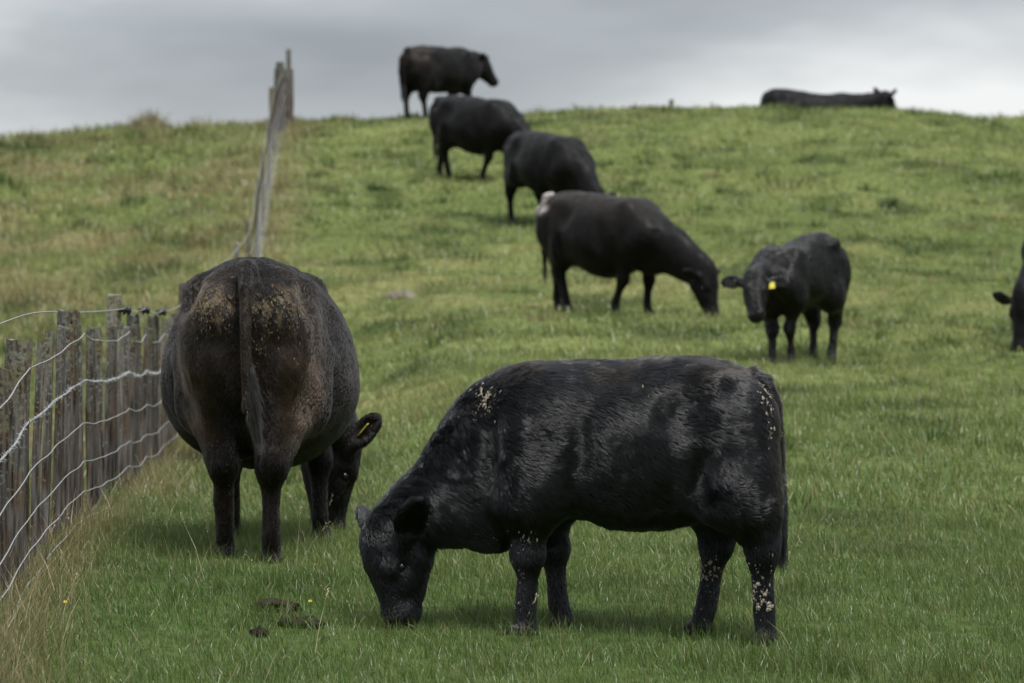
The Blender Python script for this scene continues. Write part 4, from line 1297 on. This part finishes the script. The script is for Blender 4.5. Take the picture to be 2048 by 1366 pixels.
kind = rng.random(len(Xt)); pal = np.where((kind < np.where(leftT, .48, .60))[:, None], np.array((.050, .085, .020)), np.where((kind < np.where(leftT, .68, .88))[:, None], np.array((.13, .17, .045)), np.array((.22, .175, .085))))
c = pal[idx] * rng.uniform(.65, 1.35, (len(idx), 1))
w = np.where(D < 36, .006, np.where(D < 58, .011, .016)) * rng.uniform(.7, 1.3, len(idx))
parts.append(blades(X, D, h, w, np.clip(rng.gamma(2.2, .22, len(idx)) * (.4 + q_), .05, 1.2), a_ + rng.normal(0, .5, len(idx)), np.clip(c, .005, .6)))
nb = 0; GVs = []; GQ = []; GT = []; GC = []
for V, Q, T, C in parts:
    GVs.append(V); GQ.append(Q + nb); GT.append(T + nb); GC.append(C); nb += len(V)
grass = mesh_obj("grass", np.concatenate(GVs), [np.concatenate(GQ), np.concatenate(GT)], M_grass, colors=np.concatenate(GC), smooth=False)
set_props(grass, kind="stuff")

# tall dry stems and seed heads: along the fence, in the near corner, scattered through the sward
X1, D1 = scatter(int(2600 * G), 13.5, 36, .5)
nf = int(2400 * G)
D2 = 14.5 + 60 * rng.random(nf) ** 2.3; X2 = fence_x(D2) + rng.normal(.06, .11, nf) + .05
nk = int(1000 * G); D3 = rng.uniform(14.4, 17.6, nk); X3 = -.120 * D3 + np.abs(rng.normal(0, .16, nk)) * 1.2 - .15
nl = int(5000 * G); D4 = rng.uniform(26, 80, nl); X4 = fence_x(D4) - rng.uniform(0, 1, nl) * (.122 * D4 + 2 + fence_x(D4)).clip(.2)
kp = noise2(X4, D4, .9, 2, 301) > .5; X4, D4 = X4[kp], D4[kp]
nt = int(1500 * G); D5 = 76.5 + rng.normal(0, .35, nt); X5 = at(296, 76.5) + rng.normal(0, .42, nt)
X = np.concatenate([X1, X2, X3, X4, X5]); D = np.concatenate([D1, D2, D3, D4, D5])
hb = np.concatenate([np.full(len(X1), .15), np.full(len(X2), .22), np.full(len(X3), .24), np.full(len(X4), .20), .42 * np.exp(-((X5 - at(300, 76.5)) / .5) ** 2)])
wb = np.where(D < 22, .0026, np.where(D < 36, .005, .011))
h = hb * rng.uniform(.45, 1.25, len(X)); az = rng.uniform(0, 2 * np.pi, len(X))
lean = np.clip(rng.gamma(2.0, .25, len(X)), .05, 1.1)
gm = (rng.random((len(X), 1)) < .42) * rng.uniform(.5, 1, (len(X), 1))
c = (np.array((.27, .215, .115)) * (1 - gm) + np.array((.10, .125, .035)) * gm) * rng.uniform(.55, 1.25, (len(X), 1))
V, Q, T, C = blades(X, D, h, wb * rng.uniform(.7, 1.3, len(X)), lean, az, np.clip(c, .01, .6))
# seed heads standing above the sward near the cow and the fence
ns = 46
Ds = rng.uniform(15.5, 24, ns); Xs = np.where(rng.random(ns) < .55, fence_x(Ds) + np.abs(rng.normal(.25, .45, ns)), rng.uniform(-1, 1, ns) * .12 * Ds)
for px_, d_ in ((440, 19.3), (592, 18.4), (636, 18.0), (650, 19.6), (430, 20.4), (345, 18.6), (530, 17.7)):
    Xs = np.append(Xs, at(px_, d_)); Ds = np.append(Ds, d_)
ns = len(Xs); hs = rng.uniform(.16, .30, ns); az_ = rng.uniform(0, 6.28, ns); ln = rng.uniform(.15, .6, ns)
cs = np.array((.30, .25, .14)) * rng.uniform(.7, 1.2, (ns, 1))
a = blades(Xs, Ds, hs, np.full(ns, .0024), ln, az_, cs)
tip = a[0].reshape(ns, 5, 3)[:, 4]
SV = []; SQ = []; nbq = 0
for p, az1, l1 in zip(tip, az_, ln):
    d = nrm(np.array((math.cos(az1) * l1, math.sin(az1) * l1, .9)))
    for k in range(7):
        o = rng.normal(0, .0022, 3); q0 = p + d * (-.015 + .008 * k) + o; q1 = q0 + nrm(d + rng.normal(0, .35, 3)) * .013
        v, q = tube(np.array([q0, (q0 + q1) / 2, q1]), np.array((.0006, .0019, .0004)), 3); SV.append(v); SQ.append(q + nbq); nbq += len(v)
SV = np.concatenate(SV); SQ = np.concatenate(SQ)
n0 = len(V); n1 = n0 + len(a[0])
V = np.concatenate([V, a[0], SV]); C = np.concatenate([C, a[3], np.tile((.34, .29, .17), (len(SV), 1))])
set_props(mesh_obj("dry_grass", V, [np.concatenate([Q, a[1] + n0, SQ + n1]), np.concatenate([T, a[2] + n0])], M_dry, colors=C, smooth=False), kind="stuff")

M_green = mat_plain("green_stem", (.06, .10, .02), rough=.6)
M_flower = mat_plain("yellow_petal", (.50, .38, .02), rough=.5, noise=(.42, .30, .015), scale=90)
for px, D, lab in ((621, 17.3, "tiny yellow flower beside the dark cow pats"), (132, 16.9, "tiny yellow flower in the grass near the fence foot")):
    X = at(px, D); FV = []; FF = []
    for k in range(6):
        a1 = k * math.pi / 3; b = len(FV)
        for rr, wd, zz in ((.001, .0015, .050), (.005, .003, .052), (.008, .002, .054)):
            for sg in (-1, 1):
                FV.append((rr * math.cos(a1) - sg * wd * math.sin(a1), rr * math.sin(a1) + sg * wd * math.cos(a1), zz))
        FF += [(b, b + 1, b + 3, b + 2), (b + 2, b + 3, b + 5, b + 4)]
    o = mesh_obj("yellow_flower", np.array(FV), [np.array(FF)], M_flower, smooth=False)
    sv, sq = tube(np.array([(0, 0, -.01), (.002, 0, .03), (0, 0, .056)]), .0012, 5)
    mesh_obj("stem", sv, [sq], M_green, o)
    o.location = (X, D, float(zg(X, D))); o.rotation_euler = (rad(35), 0, 0)
    set_props(o, label=lab, cat="flower", group="small yellow flowers in the near grass")
